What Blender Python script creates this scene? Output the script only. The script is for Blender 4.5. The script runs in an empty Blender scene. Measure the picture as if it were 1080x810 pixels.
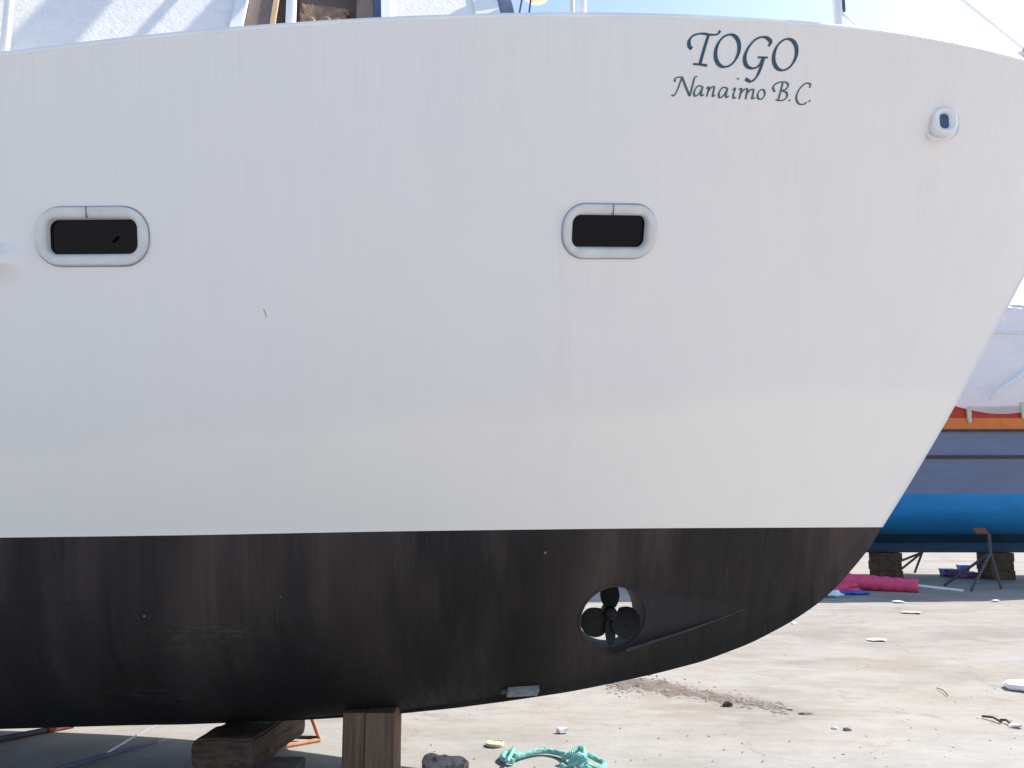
import bpy, bmesh, math, random
from mathutils import Vector, Matrix
from math import radians, sin, cos, pi
random.seed(7)
S = bpy.context.scene
COL = S.collection

# ------------------------------------------------------------------ camera
FPX, CX, CY, HC = 900.0, 540.0, 405.0, 1.6      # focal length in px of a 1080 px wide frame
PITCH = math.atan(130.0 / FPX)
cd = bpy.data.cameras.new("camera")
cd.sensor_width = 36; cd.lens = 36 * FPX / 1080; cd.clip_end = 3000; cd.clip_start = 0.05
cam = bpy.data.objects.new("camera", cd); COL.objects.link(cam)
cam.location = (0, 0, HC); cam.rotation_euler = (pi / 2 + PITCH, 0, 0)
S.camera = cam

# ------------------------------------------------------------------ sky, sun, exposure
SUNV = Vector((0.9, 0.55, 1.0)).normalized()     # direction towards the sun
EL = math.asin(SUNV.z); AZ = math.atan2(SUNV.x, SUNV.y)
w = bpy.data.worlds.new("World"); S.world = w; w.use_nodes = True
nt = w.node_tree; bg = nt.nodes["Background"]
sky = nt.nodes.new("ShaderNodeTexSky"); sky.sky_type = 'NISHITA'; sky.sun_disc = False
sky.sun_elevation = EL; sky.sun_rotation = AZ
sky.air_density = 1.0; sky.dust_density = 1.05; sky.ozone_density = 1.0
nt.links.new(sky.outputs[0], bg.inputs[0]); bg.inputs[1].default_value = 0.14
sd = bpy.data.lights.new("sun", 'SUN'); sd.energy = 4.5; sd.angle = radians(0.5); sd.color = (1, 0.94, 0.86)
sun = bpy.data.objects.new("sun", sd); COL.objects.link(sun)
sun.rotation_euler = SUNV.to_track_quat('Z', 'Y').to_euler(); sun.location = (20, 8, 25)
S.view_settings.view_transform = 'Standard'; S.view_settings.look = 'None'
S.view_settings.exposure = 0.88; S.view_settings.gamma = 1.0
S.view_settings.use_curve_mapping = False

# ------------------------------------------------------------------ material helpers
def N(t, typ, **kw):
    n = t.nodes.new(typ)
    for k, v in kw.items():
        if k in n.inputs: n.inputs[k].default_value = v
        else: setattr(n, k, v)
    return n
def base(name, col, rough=0.6, metal=0.0, spec=0.5):
    m = bpy.data.materials.new(name); m.use_nodes = True
    b = m.node_tree.nodes["Principled BSDF"]
    b.inputs["Base Color"].default_value = (*col, 1); b.inputs["Roughness"].default_value = rough
    b.inputs["Metallic"].default_value = metal; b.inputs["Specular IOR Level"].default_value = spec
    return m, m.node_tree, b
def noise(t, scale, detail=5, rough=0.55, vec=None, sc=(1, 1, 1), loc=(0, 0, 0)):
    mp = N(t, "ShaderNodeMapping"); mp.inputs["Scale"].default_value = sc; mp.inputs["Location"].default_value = loc
    if vec is None:
        tc = N(t, "ShaderNodeTexCoord"); vec = tc.outputs["Object"]
    t.links.new(vec, mp.inputs["Vector"])
    n = N(t, "ShaderNodeTexNoise"); n.inputs["Scale"].default_value = scale
    n.inputs["Detail"].default_value = detail; n.inputs["Roughness"].default_value = rough
    t.links.new(mp.outputs[0], n.inputs["Vector"]); return n.outputs["Fac"]
def ramp(t, fac, a, b, lo=0.0, hi=1.0):
    mr = N(t, "ShaderNodeMapRange"); mr.clamp = True
    mr.inputs[1].default_value = a; mr.inputs[2].default_value = b
    mr.inputs[3].default_value = lo; mr.inputs[4].default_value = hi
    t.links.new(fac, mr.inputs[0]); return mr.outputs[0]
def mix(t, fac, c1, c2, blend='MIX'):
    m = N(t, "ShaderNodeMix"); m.data_type = 'RGBA'; m.blend_type = blend
    for inp, v in ((m.inputs[0], fac), (m.inputs[6], c1), (m.inputs[7], c2)):
        if isinstance(v, (int, float)): inp.default_value = v
        elif isinstance(v, tuple): inp.default_value = (*v, 1)
        else: t.links.new(v, inp)
    return m.outputs[2]
def math_(t, op, a, b=None):
    m = N(t, "ShaderNodeMath"); m.operation = op
    for inp, v in ((m.inputs[0], a), (m.inputs[1], b)):
        if v is None: continue
        if isinstance(v, (int, float)): inp.default_value = v
        else: t.links.new(v, inp)
    return m.outputs[0]
def bump(t, b, h, strength=0.3, dist=0.01, prev=None):
    n = N(t, "ShaderNodeBump"); n.inputs["Strength"].default_value = strength; n.inputs["Distance"].default_value = dist
    t.links.new(h, n.inputs["Height"])
    if prev is not None: t.links.new(prev, n.inputs["Normal"])
    t.links.new(n.outputs[0], b.inputs["Normal"]); return n.outputs[0]
def xyz(t):
    tc = N(t, "ShaderNodeTexCoord"); s = N(t, "ShaderNodeSeparateXYZ"); t.links.new(tc.outputs["Object"], s.inputs[0])
    return s.outputs
def simple(name, c1, c2, scale=8, rough=0.7, bs=0.3, bd=0.004, sc=(1, 1, 1), metal=0.0, spec=0.4, lo=0.35, hi=0.65):
    m, t, b = base(name, c1, rough, metal, spec)
    n = noise(t, scale, 6, 0.6, sc=sc)
    t.links.new(mix(t, ramp(t, n, lo, hi), c1, c2), b.inputs["Base Color"])
    bump(t, b, noise(t, scale * 3, 6, 0.65, sc=sc), bs, bd)
    return m

def box_mask(t, X, Z, x0, x1, z0, z1, s=0.05):
    a = math_(t, 'MULTIPLY', ramp(t, X, x0 - s, x0 + s), ramp(t, X, x1 - s, x1 + s, 1, 0))
    b_ = math_(t, 'MULTIPLY', ramp(t, Z, z0 - s, z0 + s), ramp(t, Z, z1 - s, z1 + s, 1, 0))
    return math_(t, 'MULTIPLY', a, b_)

def mat_topside():
    m, t, b = base("topside_paint", (0.78, 0.77, 0.77), 0.42, 0, 0.25)
    o = xyz(t); X, Z = o[0], o[2]
    streak = noise(t, 1.0, 6, 0.7, sc=(26, 3, 0.5))
    fine = noise(t, 1.0, 4, 0.7, sc=(75, 8, 0.9), loc=(3, 0, 1))
    cloud = noise(t, 0.7, 5, 0.6, sc=(1, 1, 1.3), loc=(5, 2, 0))
    upper = ramp(t, Z, 2.6, 3.7)                       # streaks are strongest below the deck edge
    c = mix(t, ramp(t, streak, 0.42, 0.72, 0, 0.20), (0.80, 0.742, 0.712), (0.72, 0.665, 0.64))
    c = mix(t, math_(t, 'MULTIPLY', upper, ramp(t, fine, 0.48, 0.78, 0, 0.28)), c, (0.60, 0.57, 0.57))
    c = mix(t, ramp(t, cloud, 0.45, 0.7, 0, 0.5), c, (0.78, 0.73, 0.72))
    # yellowed strip above the water line, colour lightened for missing bounce light, wandering edge
    edge = math_(t, 'ADD', Z, math_(t, 'MULTIPLY', noise(t, 0.9, 3, 0.5, sc=(0.8, 0.3, 0.2), loc=(1, 1, 1)), -0.22))
    edge = math_(t, 'ADD', edge, math_(t, 'MULTIPLY', X, -0.10))
    band = ramp(t, edge, 1.90, 2.10, 1, 0)
    c = mix(t, math_(t, 'MULTIPLY', band, 0.75), c, (0.87, 0.79, 0.715))
    tide = math_(t, 'MULTIPLY', ramp(t, edge, 1.92, 2.01), ramp(t, edge, 2.02, 2.09, 1, 0))
    c = mix(t, math_(t, 'MULTIPLY', tide, 0.05), c, (0.60, 0.56, 0.50))
    # weeping stains below the portholes and a repainted patch on the left
    for (x0, x1, z0, z1) in ((0.25, 0.75, 2.2, 2.85),):
        mk = math_(t, 'MULTIPLY', box_mask(t, X, Z, x0, x1, z0, z1, 0.12), ramp(t, fine, 0.5, 0.66, 0, 0.1))
        c = mix(t, mk, c, (0.58, 0.55, 0.55))
    blot = noise(t, 2.3, 6, 0.7, sc=(1, 1, 0.7), loc=(8, 3, 1))
    c = mix(t, ramp(t, blot, 0.5, 0.75, 0, 0.22), c, (0.66, 0.64, 0.62))
    c = mix(t, ramp(t, noise(t, 120, 4, 0.8), 0.68, 0.8, 0, 0.3), c, (0.60, 0.57, 0.54))
    weep = math_(t, 'MULTIPLY', box_mask(t, X, Z, 0.22, 0.30, 2.15, 2.9, 0.03), ramp(t, fine, 0.35, 0.6, 0, 0.10))
    c = mix(t, weep, c, (0.5, 0.48, 0.46))
    rst = math_(t, 'MULTIPLY', box_mask(t, X, Z, 2.36, 2.46, 3.2, 3.5, 0.03), ramp(t, fine, 0.4, 0.6, 0, 0.08))
    c = mix(t, rst, c, (0.45, 0.38, 0.30))
    t.links.new(c, b.inputs["Base Color"])
    t.links.new(ramp(t, cloud, 0.3, 0.7, 0.45, 0.62), b.inputs["Roughness"])
    n1 = bump(t, b, noise(t, 1.1, 2, 0.4, loc=(2, 0, 0)), 0.5, 0.03)
    bump(t, b, noise(t, 160, 2, 0.5), 0.06, 0.001, n1)
    return m
def mat_antifoul():
    m, t, b = base("black_bottom_paint", (0.03, 0.025, 0.028), 0.6, 0, 0.13)
    o = xyz(t); X, Z = o[0], o[2]
    drip = noise(t, 1.0, 7, 0.72, sc=(22, 3, 0.7))
    fine = noise(t, 1.0, 5, 0.7, sc=(90, 10, 2.2), loc=(1, 0, 3))
    big = noise(t, 0.9, 4, 0.6, sc=(1.5, 0.5, 0.25), loc=(4.3, 0, 2))
    grain = noise(t, 55, 5, 0.7)
    c = mix(t, ramp(t, drip, 0.38, 0.7, 0, 0.6), (0.070, 0.050, 0.046), (0.040, 0.030, 0.027))
    c = mix(t, ramp(t, big, 0.46, 0.60, 0, 0.85), c, (0.018, 0.016, 0.0155))
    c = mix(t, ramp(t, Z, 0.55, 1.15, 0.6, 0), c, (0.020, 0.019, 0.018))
    c = mix(t, ramp(t, fine, 0.58, 0.78, 0, 0.5), c, (0.085, 0.075, 0.070))
    c = mix(t, ramp(t, grain, 0.64, 0.8, 0, 0.3), c, (0.10, 0.10, 0.09))
    lean = math_(t, 'ADD', X, math_(t, 'MULTIPLY', Z, -0.22))
    for (x0, x1, k) in ((-2.32, -1.92, 0.9), (-0.24, 0.12, 0.9), (-1.2, -1.0, 0.45)):
        c = mix(t, math_(t, 'MULTIPLY', box_mask(t, lean, Z, x0, x1, 0.3, 3.0, 0.09), ramp(t, drip, 0.3, 0.6, k, k * 0.5)), c, (0.014, 0.012, 0.011))
    # scuffs where the slings rubbed
    sc1 = noise(t, 1.0, 6, 0.8, sc=(9, 3, 34), loc=(7, 1, 0))
    for (x0, x1, z0, z1, k) in ((-1.78, -1.32, 0.90, 1.02, 0.3), (-2.25, -1.72, 0.57, 0.66, 0.35), (0.2, 0.9, 0.78, 0.86, 0.12)):
        mk = math_(t, 'MULTIPLY', box_mask(t, X, Z, x0, x1, z0, z1, 0.07), ramp(t, sc1, 0.5, 0.66, 0, k))
        c = mix(t, mk, c, (0.16, 0.16, 0.13))
    # smoother, greyer paint in the scooped fairing forward of the tunnel
    ux, uz, L_, R_ = 0.9986, 0.0534, 0.860, 0.226
    dX = math_(t, 'SUBTRACT', X, 0.6034); dZ = math_(t, 'SUBTRACT', Z, 0.9414)
    al = math_(t, 'ADD', math_(t, 'MULTIPLY', dX, ux), math_(t, 'MULTIPLY', dZ, uz))
    cr = math_(t, 'ADD', math_(t, 'MULTIPLY', dX, -uz), math_(t, 'MULTIPLY', dZ, ux))
    hw = math_(t, 'MAXIMUM', math_(t, 'MULTIPLY', math_(t, 'SUBTRACT', 1.0, math_(t, 'DIVIDE', al, L_)), R_), 0.004)
    q_ = math_(t, 'DIVIDE', cr, hw)
    mk = math_(t, 'MULTIPLY', math_(t, 'MULTIPLY', ramp(t, q_, -1.12, -0.98), ramp(t, q_, 0.75, 1.15, 1, 0)), math_(t, 'MULTIPLY', ramp(t, al, -0.05, 0.1), ramp(t, al, 0.4, 0.84, 1, 0)))
    fair_mask = mk
    c = mix(t, math_(t, 'MULTIPLY', mk, 0.75), c, (0.040, 0.036, 0.043))
    chips = N(t, "ShaderNodeTexVoronoi"); chips.inputs["Scale"].default_value = 3.3
    tc = N(t, "ShaderNodeTexCoord"); t.links.new(tc.outputs["Object"], chips.inputs["Vector"])
    c = mix(t, ramp(t, chips.outputs["Distance"], 0.018, 0.03, 0.5, 0), c, (0.35, 0.33, 0.30))
    t.links.new(c, b.inputs["Base Color"])
    t.links.new(ramp(t, drip, 0.35, 0.65, 0.62, 0.8), b.inputs["Roughness"])
    n1 = bump(t, b, drip, 0.25, 0.012)
    bump(t, b, grain, 0.3, 0.003, n1)
    return m
M = {}
M['top'] = mat_topside(); M['black'] = mat_antifoul()
M['fairing'] = simple('worn_fairing_paint', (0.032, 0.030, 0.040), (0.045, 0.040, 0.046), 7, 0.6, 0.3, 0.003)
M['ridge'] = simple('ridge_highlight_paint', (0.07, 0.062, 0.058), (0.035, 0.03, 0.03), 9, 0.7)  # lighter tone painted in for the lower lip catching light
M['tunnel'] = simple("tunnel_black_paint", (0.022, 0.02, 0.022), (0.04, 0.036, 0.036), 12, 0.75, spec=0.2)
M['pocket'] = simple("porthole_pocket", (0.02, 0.02, 0.02), (0.03, 0.03, 0.03), 12, 0.7)
M['white'] = simple("white_gloss_paint", (0.82, 0.82, 0.82), (0.74, 0.74, 0.75), 3, 0.35, 0.1, 0.002)
M['frame'] = simple("weathered_aluminium", (0.66, 0.65, 0.64), (0.56, 0.54, 0.52), 9, 0.55, 0.2, 0.002)
M['sealant'] = simple('grey_sealant', (0.26, 0.27, 0.33), (0.36, 0.36, 0.38), 6, 0.8)
M['seam'] = simple("dark_seam_gap", (0.06, 0.06, 0.07), (0.1, 0.1, 0.1), 20, 0.8)
M['letter'] = simple("navy_lettering_vinyl", (0.014, 0.062, 0.115), (0.02, 0.075, 0.12), 30, 0.35, 0.05, 0.001)
M['letter_small'] = simple("faded_teal_lettering_vinyl", (0.05, 0.095, 0.12), (0.07, 0.12, 0.14), 30, 0.4, 0.05, 0.001)
M['bronze'] = simple("dark_bronze", (0.012, 0.011, 0.011), (0.02, 0.018, 0.018), 20, 0.6, 0.3, 0.002, spec=0.2)
M['zinc'] = simple("zinc_anode", (0.30, 0.31, 0.32), (0.16, 0.17, 0.18), 25, 0.75, 0.6, 0.004)
M['cabin'] = simple("textured_white_cabin_paint", (0.84, 0.80, 0.78), (0.78, 0.75, 0.74), 14, 0.6, 0.9, 0.006)
M['navy'] = simple("navy_trim_paint", (0.05, 0.08, 0.17), (0.08, 0.11, 0.2), 8, 0.5)
M['steel'] = simple("galvanised_steel", (0.45, 0.46, 0.48), (0.33, 0.34, 0.36), 14, 0.45, 0.2, 0.002, metal=0.6)
M['darksteel'] = simple("dark_painted_steel", (0.05, 0.05, 0.065), (0.09, 0.08, 0.08), 18, 0.6)
M['bluepole'] = simple("faded_blue_steel", (0.16, 0.2, 0.32), (0.1, 0.12, 0.2), 10, 0.55)
M['rust'] = simple("rusty_orange_paint", (0.30, 0.09, 0.05), (0.15, 0.055, 0.04), 16, 0.75, 0.5, 0.003)
M['palerust'] = simple("sun_bleached_orange_paint", (0.62, 0.30, 0.16), (0.5, 0.2, 0.1), 12, 0.7)
M['glassm'] = None
g, t_, b_ = base("dark_window_glass", (0.003, 0.003, 0.005), 0.06, 0, 0.16); M['glassm'] = g
M['door'] = simple("varnished_wood", (0.24, 0.17, 0.14), (0.16, 0.11, 0.09), 5, 0.5, 0.3, 0.003, sc=(8, 1, 0.6))
M['lightwood'] = simple("light_wood_trim", (0.60, 0.42, 0.24), (0.5, 0.34, 0.19), 6, 0.5, 0.2, 0.002, sc=(6, 1, 0.6))
M['wicker'] = simple("brown_wicker", (0.36, 0.24, 0.165), (0.20, 0.13, 0.09), 22, 0.7, 0.5, 0.004)
M['interior'] = simple("dark_cabin_interior", (0.10, 0.07, 0.06), (0.14, 0.10, 0.085), 4, 0.8)
def wood(name, c1, c2, sc):
    m, t, b = base(name, c1, 0.85, 0, 0.2)
    g1 = noise(t, 1.0, 8, 0.7, sc=sc); g2 = noise(t, 5, 5, 0.6)
    c = mix(t, ramp(t, g1, 0.38, 0.62), c1, c2); c = mix(t, ramp(t, g2, 0.5, 0.8, 0, 0.5), c, (0.03, 0.022, 0.018))
    t.links.new(c, b.inputs["Base Color"]); bump(t, b, g1, 0.7, 0.012); return m
M['oldwood'] = wood("weathered_dark_timber", (0.14, 0.09, 0.06), (0.055, 0.038, 0.03), (9, 2.0, 26))
M['postwood'] = wood("brown_post_timber", (0.27, 0.165, 0.10), (0.13, 0.075, 0.05), (26, 26, 1.4))
M['greywood'] = wood("grey_timber", (0.24, 0.19, 0.15), (0.12, 0.09, 0.075), (2.0, 22, 22))

def mat_ground():
    m, t, b = base("dusty_concrete", (0.4, 0.38, 0.36), 0.9, 0, 0.2)
    o = xyz(t); X, Y = o[0], o[1]
    big = noise(t, 0.35, 6, 0.6); mid = noise(t, 1.3, 7, 0.65, sc=(0.7, 1.1, 1)); grain = noise(t, 45, 6, 0.75)
    trk = noise(t, 1.0, 5, 0.6, sc=(0.7, 1.2, 1), loc=(3, 3, 0))
    c = mix(t, ramp(t, big, 0.38, 0.62), (0.31, 0.305, 0.29), (0.325, 0.305, 0.275))
    sand = math_(t, 'MULTIPLY', ramp(t, mid, 0.45, 0.62), ramp(t, Y, 5.3, 7.2))
    c = mix(t, math_(t, 'MULTIPLY', sand, 0.7), c, (0.30, 0.262, 0.212))
    big2 = noise(t, 0.55, 8, 0.7, sc=(0.7, 1.2, 1), loc=(9, 4, 0))
    c = mix(t, ramp(t, big2, 0.48, 0.64, 0, 0.7), c, (0.215, 0.19, 0.165))
    mott = noise(t, 2.6, 8, 0.75, sc=(0.8, 1.4, 1), loc=(2, 7, 0))
    ax0, ay0, ax1, ay1 = 0.89, 8.35, 2.19, 7.10
    ln = math.hypot(ax1 - ax0, ay1 - ay0); ex, ey = (ax1 - ax0) / ln, (ay1 - ay0) / ln
    sx_ = math_(t, 'SUBTRACT', X, ax0); sy_ = math_(t, 'SUBTRACT', Y, ay0)
    al = math_(t, 'ADD', math_(t, 'MULTIPLY', sx_, ex), math_(t, 'MULTIPLY', sy_, ey))
    ac = math_(t, 'ABSOLUTE', math_(t, 'ADD', math_(t, 'MULTIPLY', sx_, -ey), math_(t, 'MULTIPLY', sy_, ex)))
    ac = math_(t, 'ADD', ac, math_(t, 'MULTIPLY', math_(t, 'SUBTRACT', mott, 0.5), 0.7))
    damp = math_(t, 'MULTIPLY', ramp(t, ac, 0.02, 0.28, 0.75, 0), math_(t, 'MULTIPLY', ramp(t, al, -0.6, 0.1), ramp(t, al, ln - 0.3, ln + 0.5, 1, 0)))
    c = mix(t, damp, c, (0.15, 0.128, 0.11))
    c = mix(t, ramp(t, mott, 0.5, 0.68, 0, 0.45), c, (0.20, 0.175, 0.15))
    c = mix(t, ramp(t, mott, 0.32, 0.44, 0.5, 0), c, (0.37, 0.355, 0.33))
    wv = N(t, "ShaderNodeTexWave"); wv.inputs["Scale"].default_value = 2.2; wv.inputs["Distortion"].default_value = 6; wv.inputs["Detail"].default_value = 3
    wv.inputs["Detail Scale"].default_value = 0.6; wv.bands_direction = 'Y'; tcw = N(t, "ShaderNodeTexCoord"); t.links.new(tcw.outputs["Object"], wv.inputs["Vector"])
    vd = N(t, "ShaderNodeTexVoronoi"); vd.feature = 'DISTANCE_TO_EDGE'; vd.inputs["Scale"].default_value = 0.38
    vm = N(t, "ShaderNodeVectorMath"); vm.operation = 'MULTIPLY_ADD'; nz = N(t, "ShaderNodeTexNoise"); nz.inputs["Scale"].default_value = 1.7; nz.inputs["Detail"].default_value = 6
    t.links.new(tcw.outputs["Object"], nz.inputs["Vector"]); t.links.new(nz.outputs["Color"], vm.inputs[0]); vm.inputs[1].default_value = (1.1, 1.1, 0); t.links.new(tcw.outputs["Object"], vm.inputs[2])
    t.links.new(vm.outputs[0], vd.inputs["Vector"])
    c = mix(t, math_(t, 'MULTIPLY', ramp(t, vd.outputs["Distance"], 0.002, 0.010, 0.28, 0), ramp(t, mott, 0.4, 0.55)), c, (0.13, 0.11, 0.10))
    trm = math_(t, 'MULTIPLY', ramp(t, wv.outputs["Fac"], 0.72, 1.0, 0, 0.14), ramp(t, big2, 0.42, 0.55))
    c = mix(t, trm, c, (0.19, 0.165, 0.145))
    c = mix(t, ramp(t, trk, 0.56, 0.70, 0, 0.45), c, (0.22, 0.19, 0.16))
    c = mix(t, ramp(t, trk, 0.28, 0.40, 0.5, 0), c, (0.40, 0.385, 0.36))
    c = mix(t, ramp(t, grain, 0.54, 0.72, 0, 0.5), c, (0.20, 0.175, 0.16))
    c = mix(t, math_(t, 'MULTIPLY', ramp(t, Y, 3.5, 7.0, 0.8, 0), ramp(t, mid, 0.3, 0.7, 1, 0.55)), c, (0.40, 0.395, 0.385))
    sp = N(t, "ShaderNodeTexVoronoi"); sp.inputs["Scale"].default_value = 9
    tc = N(t, "ShaderNodeTexCoord"); t.links.new(tc.outputs["Object"], sp.inputs["Vector"])
    c = mix(t, ramp(t, sp.outputs["Distance"], 0.02, 0.05, 0.4, 0), c, (0.17, 0.14, 0.12))
    t.links.new(c, b.inputs["Base Color"])
    n1 = bump(t, b, mid, 0.5, 0.05); bump(t, b, grain, 0.5, 0.006, n1)
    return m
M['ground'] = mat_ground()
M['dirt'] = simple("damp_gravel_dirt", (0.08, 0.062, 0.05), (0.18, 0.145, 0.12), 9, 0.9, 0.8, 0.01)
M['stone'] = simple("grey_pebble", (0.30, 0.27, 0.25), (0.2, 0.18, 0.17), 4, 0.9)
M['redstone'] = simple("pinkish_pebble", (0.33, 0.24, 0.22), (0.24, 0.18, 0.16), 4, 0.9)
M['rope'] = simple("seafoam_green_rope", (0.16, 0.45, 0.38), (0.30, 0.60, 0.53), 40, 0.8, 0.6, 0.003)
M['cream'] = simple("cream_plastic", (0.62, 0.60, 0.44), (0.5, 0.47, 0.34), 12, 0.6)
M['litter'] = simple("white_litter_plastic", (0.8, 0.8, 0.79), (0.7, 0.7, 0.7), 12, 0.6)
M['turq'] = simple("pale_turquoise_plastic", (0.45, 0.72, 0.74), (0.7, 0.85, 0.85), 7, 0.5)
M['darklitter'] = simple("dark_scrap", (0.04, 0.035, 0.03), (0.08, 0.06, 0.05), 14, 0.8)
M['chunk'] = simple("burnt_wood_stub", (0.50, 0.38, 0.34), (0.16, 0.09, 0.08), 14, 0.9, 0.7, 0.006, lo=0.50, hi=0.62)
M['pink'] = simple("pink_plastic_sheeting", (0.85, 0.10, 0.22), (0.68, 0.06, 0.16), 9, 0.5, 0.5, 0.01, sc=(1, 4, 4))
M['blueplastic'] = simple("blue_plastic", (0.03, 0.09, 0.36), (0.05, 0.13, 0.4), 9, 0.5)
M['purple'] = simple("purple_cloth", (0.14, 0.06, 0.2), (0.2, 0.09, 0.25), 9, 0.8)
M['fartop'] = simple("grey_blue_hull_paint", (0.155, 0.19, 0.29), (0.135, 0.165, 0.255), 2.2, 0.55, 0.3, 0.01, sc=(0.6, 1, 3))
M['farblue'] = simple("bright_blue_bottom_paint", (0.015, 0.26, 0.60), (0.012, 0.20, 0.50), 2.0, 0.6, 0.3, 0.01, sc=(0.6, 1, 3))
M['farkeel'] = simple("dull_blue_keel_paint", (0.02, 0.085, 0.18), (0.03, 0.07, 0.13), 3.0, 0.7)
M['farrub'] = simple("dark_rubbing_strake", (0.05, 0.035, 0.04), (0.08, 0.05, 0.05), 8, 0.7)
M['orange'] = simple("orange_rail_paint", (0.72, 0.19, 0.03), (0.6, 0.15, 0.03), 4, 0.5)
M['red'] = simple("red_bulwark_paint", (0.50, 0.03, 0.025), (0.4, 0.025, 0.02), 4, 0.5)
def mat_wrap():
    m, t, b = base("white_wrap_film", (0.82, 0.80, 0.82), 0.35, 0, 0.5)
    out = t.nodes["Material Output"]; tr = N(t, "ShaderNodeBsdfTranslucent"); tr.inputs[0].default_value = (0.82, 0.80, 0.84, 1)
    mx = N(t, "ShaderNodeMixShader"); mx.inputs[0].default_value = 0.45
    t.links.new(b.outputs[0], mx.inputs[1]); t.links.new(tr.outputs[0], mx.inputs[2]); t.links.new(mx.outputs[0], out.inputs[0])
    bump(t, b, noise(t, 1.6, 6, 0.6, sc=(1, 1, 1.5)), 1.0, 0.16); return m
M['wrap'] = mat_wrap()

# ------------------------------------------------------------------ object helpers
def mobj(name, verts, faces, mat, parent=None, smooth=False, mats=None, idx=None, label=None):
    me = bpy.data.meshes.new(name); me.from_pydata([tuple(v) for v in verts], [], faces); me.update()
    for mm in (mats or [mat]): me.materials.append(mm)
    if idx: me.polygons.foreach_set("material_index", idx)
    o = bpy.data.objects.new(name, me); COL.objects.link(o)
    if smooth:
        me.shade_smooth()
        me.set_sharp_from_angle(angle=radians(38))
    if parent: o.parent = parent; o.matrix_parent_inverse = Matrix.Translation(-parent.location) if parent.type == 'EMPTY' and parent.parent is None else Matrix()
    if label: o["label"] = label
    return o
class MB:
    """collects shapes, then links them as one mesh object (world coordinates; children keep them)"""
    def __init__(s): s.v = []; s.f = []
    def add(s, v, f):
        k = len(s.v); s.v += [Vector(x) for x in v]; s.f += [tuple(i + k for i in q) for q in f]; return s
    def box(s, c, d, rot=None, bev=0.0, taper=(1, 1)):
        bm = bmesh.new(); bmesh.ops.create_cube(bm, size=1)
        for v in bm.verts:
            k = taper if v.co.z > 0 else (1, 1)
            v.co = Vector((v.co.x * d[0] * k[0], v.co.y * d[1] * k[1], v.co.z * d[2]))
        if bev: bmesh.ops.bevel(bm, geom=bm.edges[:], offset=bev, segments=2, affect='EDGES', profile=0.6)
        R = rot if rot is not None else Matrix.Identity(3)
        bm.verts.index_update()
        s.add([R @ v.co + Vector(c) for v in bm.verts], [tuple(v.index for v in f.verts) for f in bm.faces]); bm.free(); return s
    def tube(s, pts, r, n=10, cap=True):
        pts = [Vector(p) for p in pts]; rs = r if isinstance(r, (list, tuple)) else [r] * len(pts)
        up = None; rings = []
        for i, p in enumerate(pts):
            d = (pts[min(i + 1, len(pts) - 1)] - pts[max(i - 1, 0)])
            if d.length < 1e-9: d = Vector((0, 0, 1))
            d.normalize()
            if up is None: up = d.orthogonal().normalized()
            up = (up - d * up.dot(d)); up = up.normalized() if up.length > 1e-6 else d.orthogonal().normalized()
            sd_ = d.cross(up)
            rings.append([p + (up * cos(2 * pi * k / n) + sd_ * sin(2 * pi * k / n)) * rs[i] for k in range(n)])
        v = [q for ring in rings for q in ring]; f = []
        for i in range(len(pts) - 1):
            for k in range(n):
                f.append((i * n + k, i * n + (k + 1) % n, (i + 1) * n + (k + 1) % n, (i + 1) * n + k))
        if cap: f.append(tuple(range(n))[::-1]); f.append(tuple((len(pts) - 1) * n + k for k in range(n)))
        return s.add(v, f)
    def prism(s, poly, ext, org, ax, ay, az):
        """poly in (ax, ay), extruded along az by ext"""
        n = len(poly); org = Vector(org)
        v = [org + ax * a + ay * b for a, b in poly] + [org + ax * a + ay * b + az * ext for a, b in poly]
        f = [tuple(range(n)), tuple(range(2 * n - 1, n - 1, -1))] + [(i, i + n, (i + 1) % n + n, (i + 1) % n) for i in range(n)]
        return s.add(v, f)
    def blob(s, c, r, seed=0, jag=0.25, n=2):
        rnd = random.Random(seed); bm = bmesh.new(); bmesh.ops.create_icosphere(bm, subdivisions=n, radius=1)
        for v in bm.verts:
            k = 1 + rnd.uniform(-jag, jag); v.co = Vector((v.co.x * r[0] * k, v.co.y * r[1] * k, v.co.z * r[2] * k))
        bm.verts.index_update()
        s.add([v.co + Vector(c) for v in bm.verts], [tuple(v.index for v in f.verts) for f in bm.faces]); bm.free(); return s
    def build(s, name, mat, parent=None, smooth=False, label=None, origin=None):
        vs = s.v
        if parent is None:
            o_ = Vector(origin) if origin else Vector((sum(v.x for v in vs) / len(vs), sum(v.y for v in vs) / len(vs), min(v.z for v in vs)))
            vs = [v - o_ for v in vs]
        o = mobj(name, vs, s.f, mat, parent, smooth, label=label)
        if parent is None: o.location = o_
        bm = bmesh.new(); bm.from_mesh(o.data); bmesh.ops.recalc_face_normals(bm, faces=bm.faces[:]); bm.to_mesh(o.data); bm.free()
        if smooth: o.data.shade_smooth(); o.data.set_sharp_from_angle(angle=radians(38))
        return o
def tag(o, label, cat, group=None):
    o["label"] = label; o["category"] = cat
    if group: o["group"] = group
    return o
def thing(name, loc, label, cat, group=None):
    o = bpy.data.objects.new(name, None); COL.objects.link(o); o.location = loc; o.empty_display_size = 0.2
    bpy.context.view_layer.update(); return tag(o, label, cat, group)
def copy_thing(root, loc, rz=0, label=None):
    r = root.copy(); COL.objects.link(r); r.location = loc; r.rotation_euler = (0, 0, rz)
    if label: r["label"] = label
    for ch in [o for o in bpy.data.objects if o.parent == root]:
        c = ch.copy(); COL.objects.link(c); c.parent = r
        for g_ in [o for o in bpy.data.objects if o.parent == ch]:
            d = g_.copy(); COL.objects.link(d); d.parent = c
    return r
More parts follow.
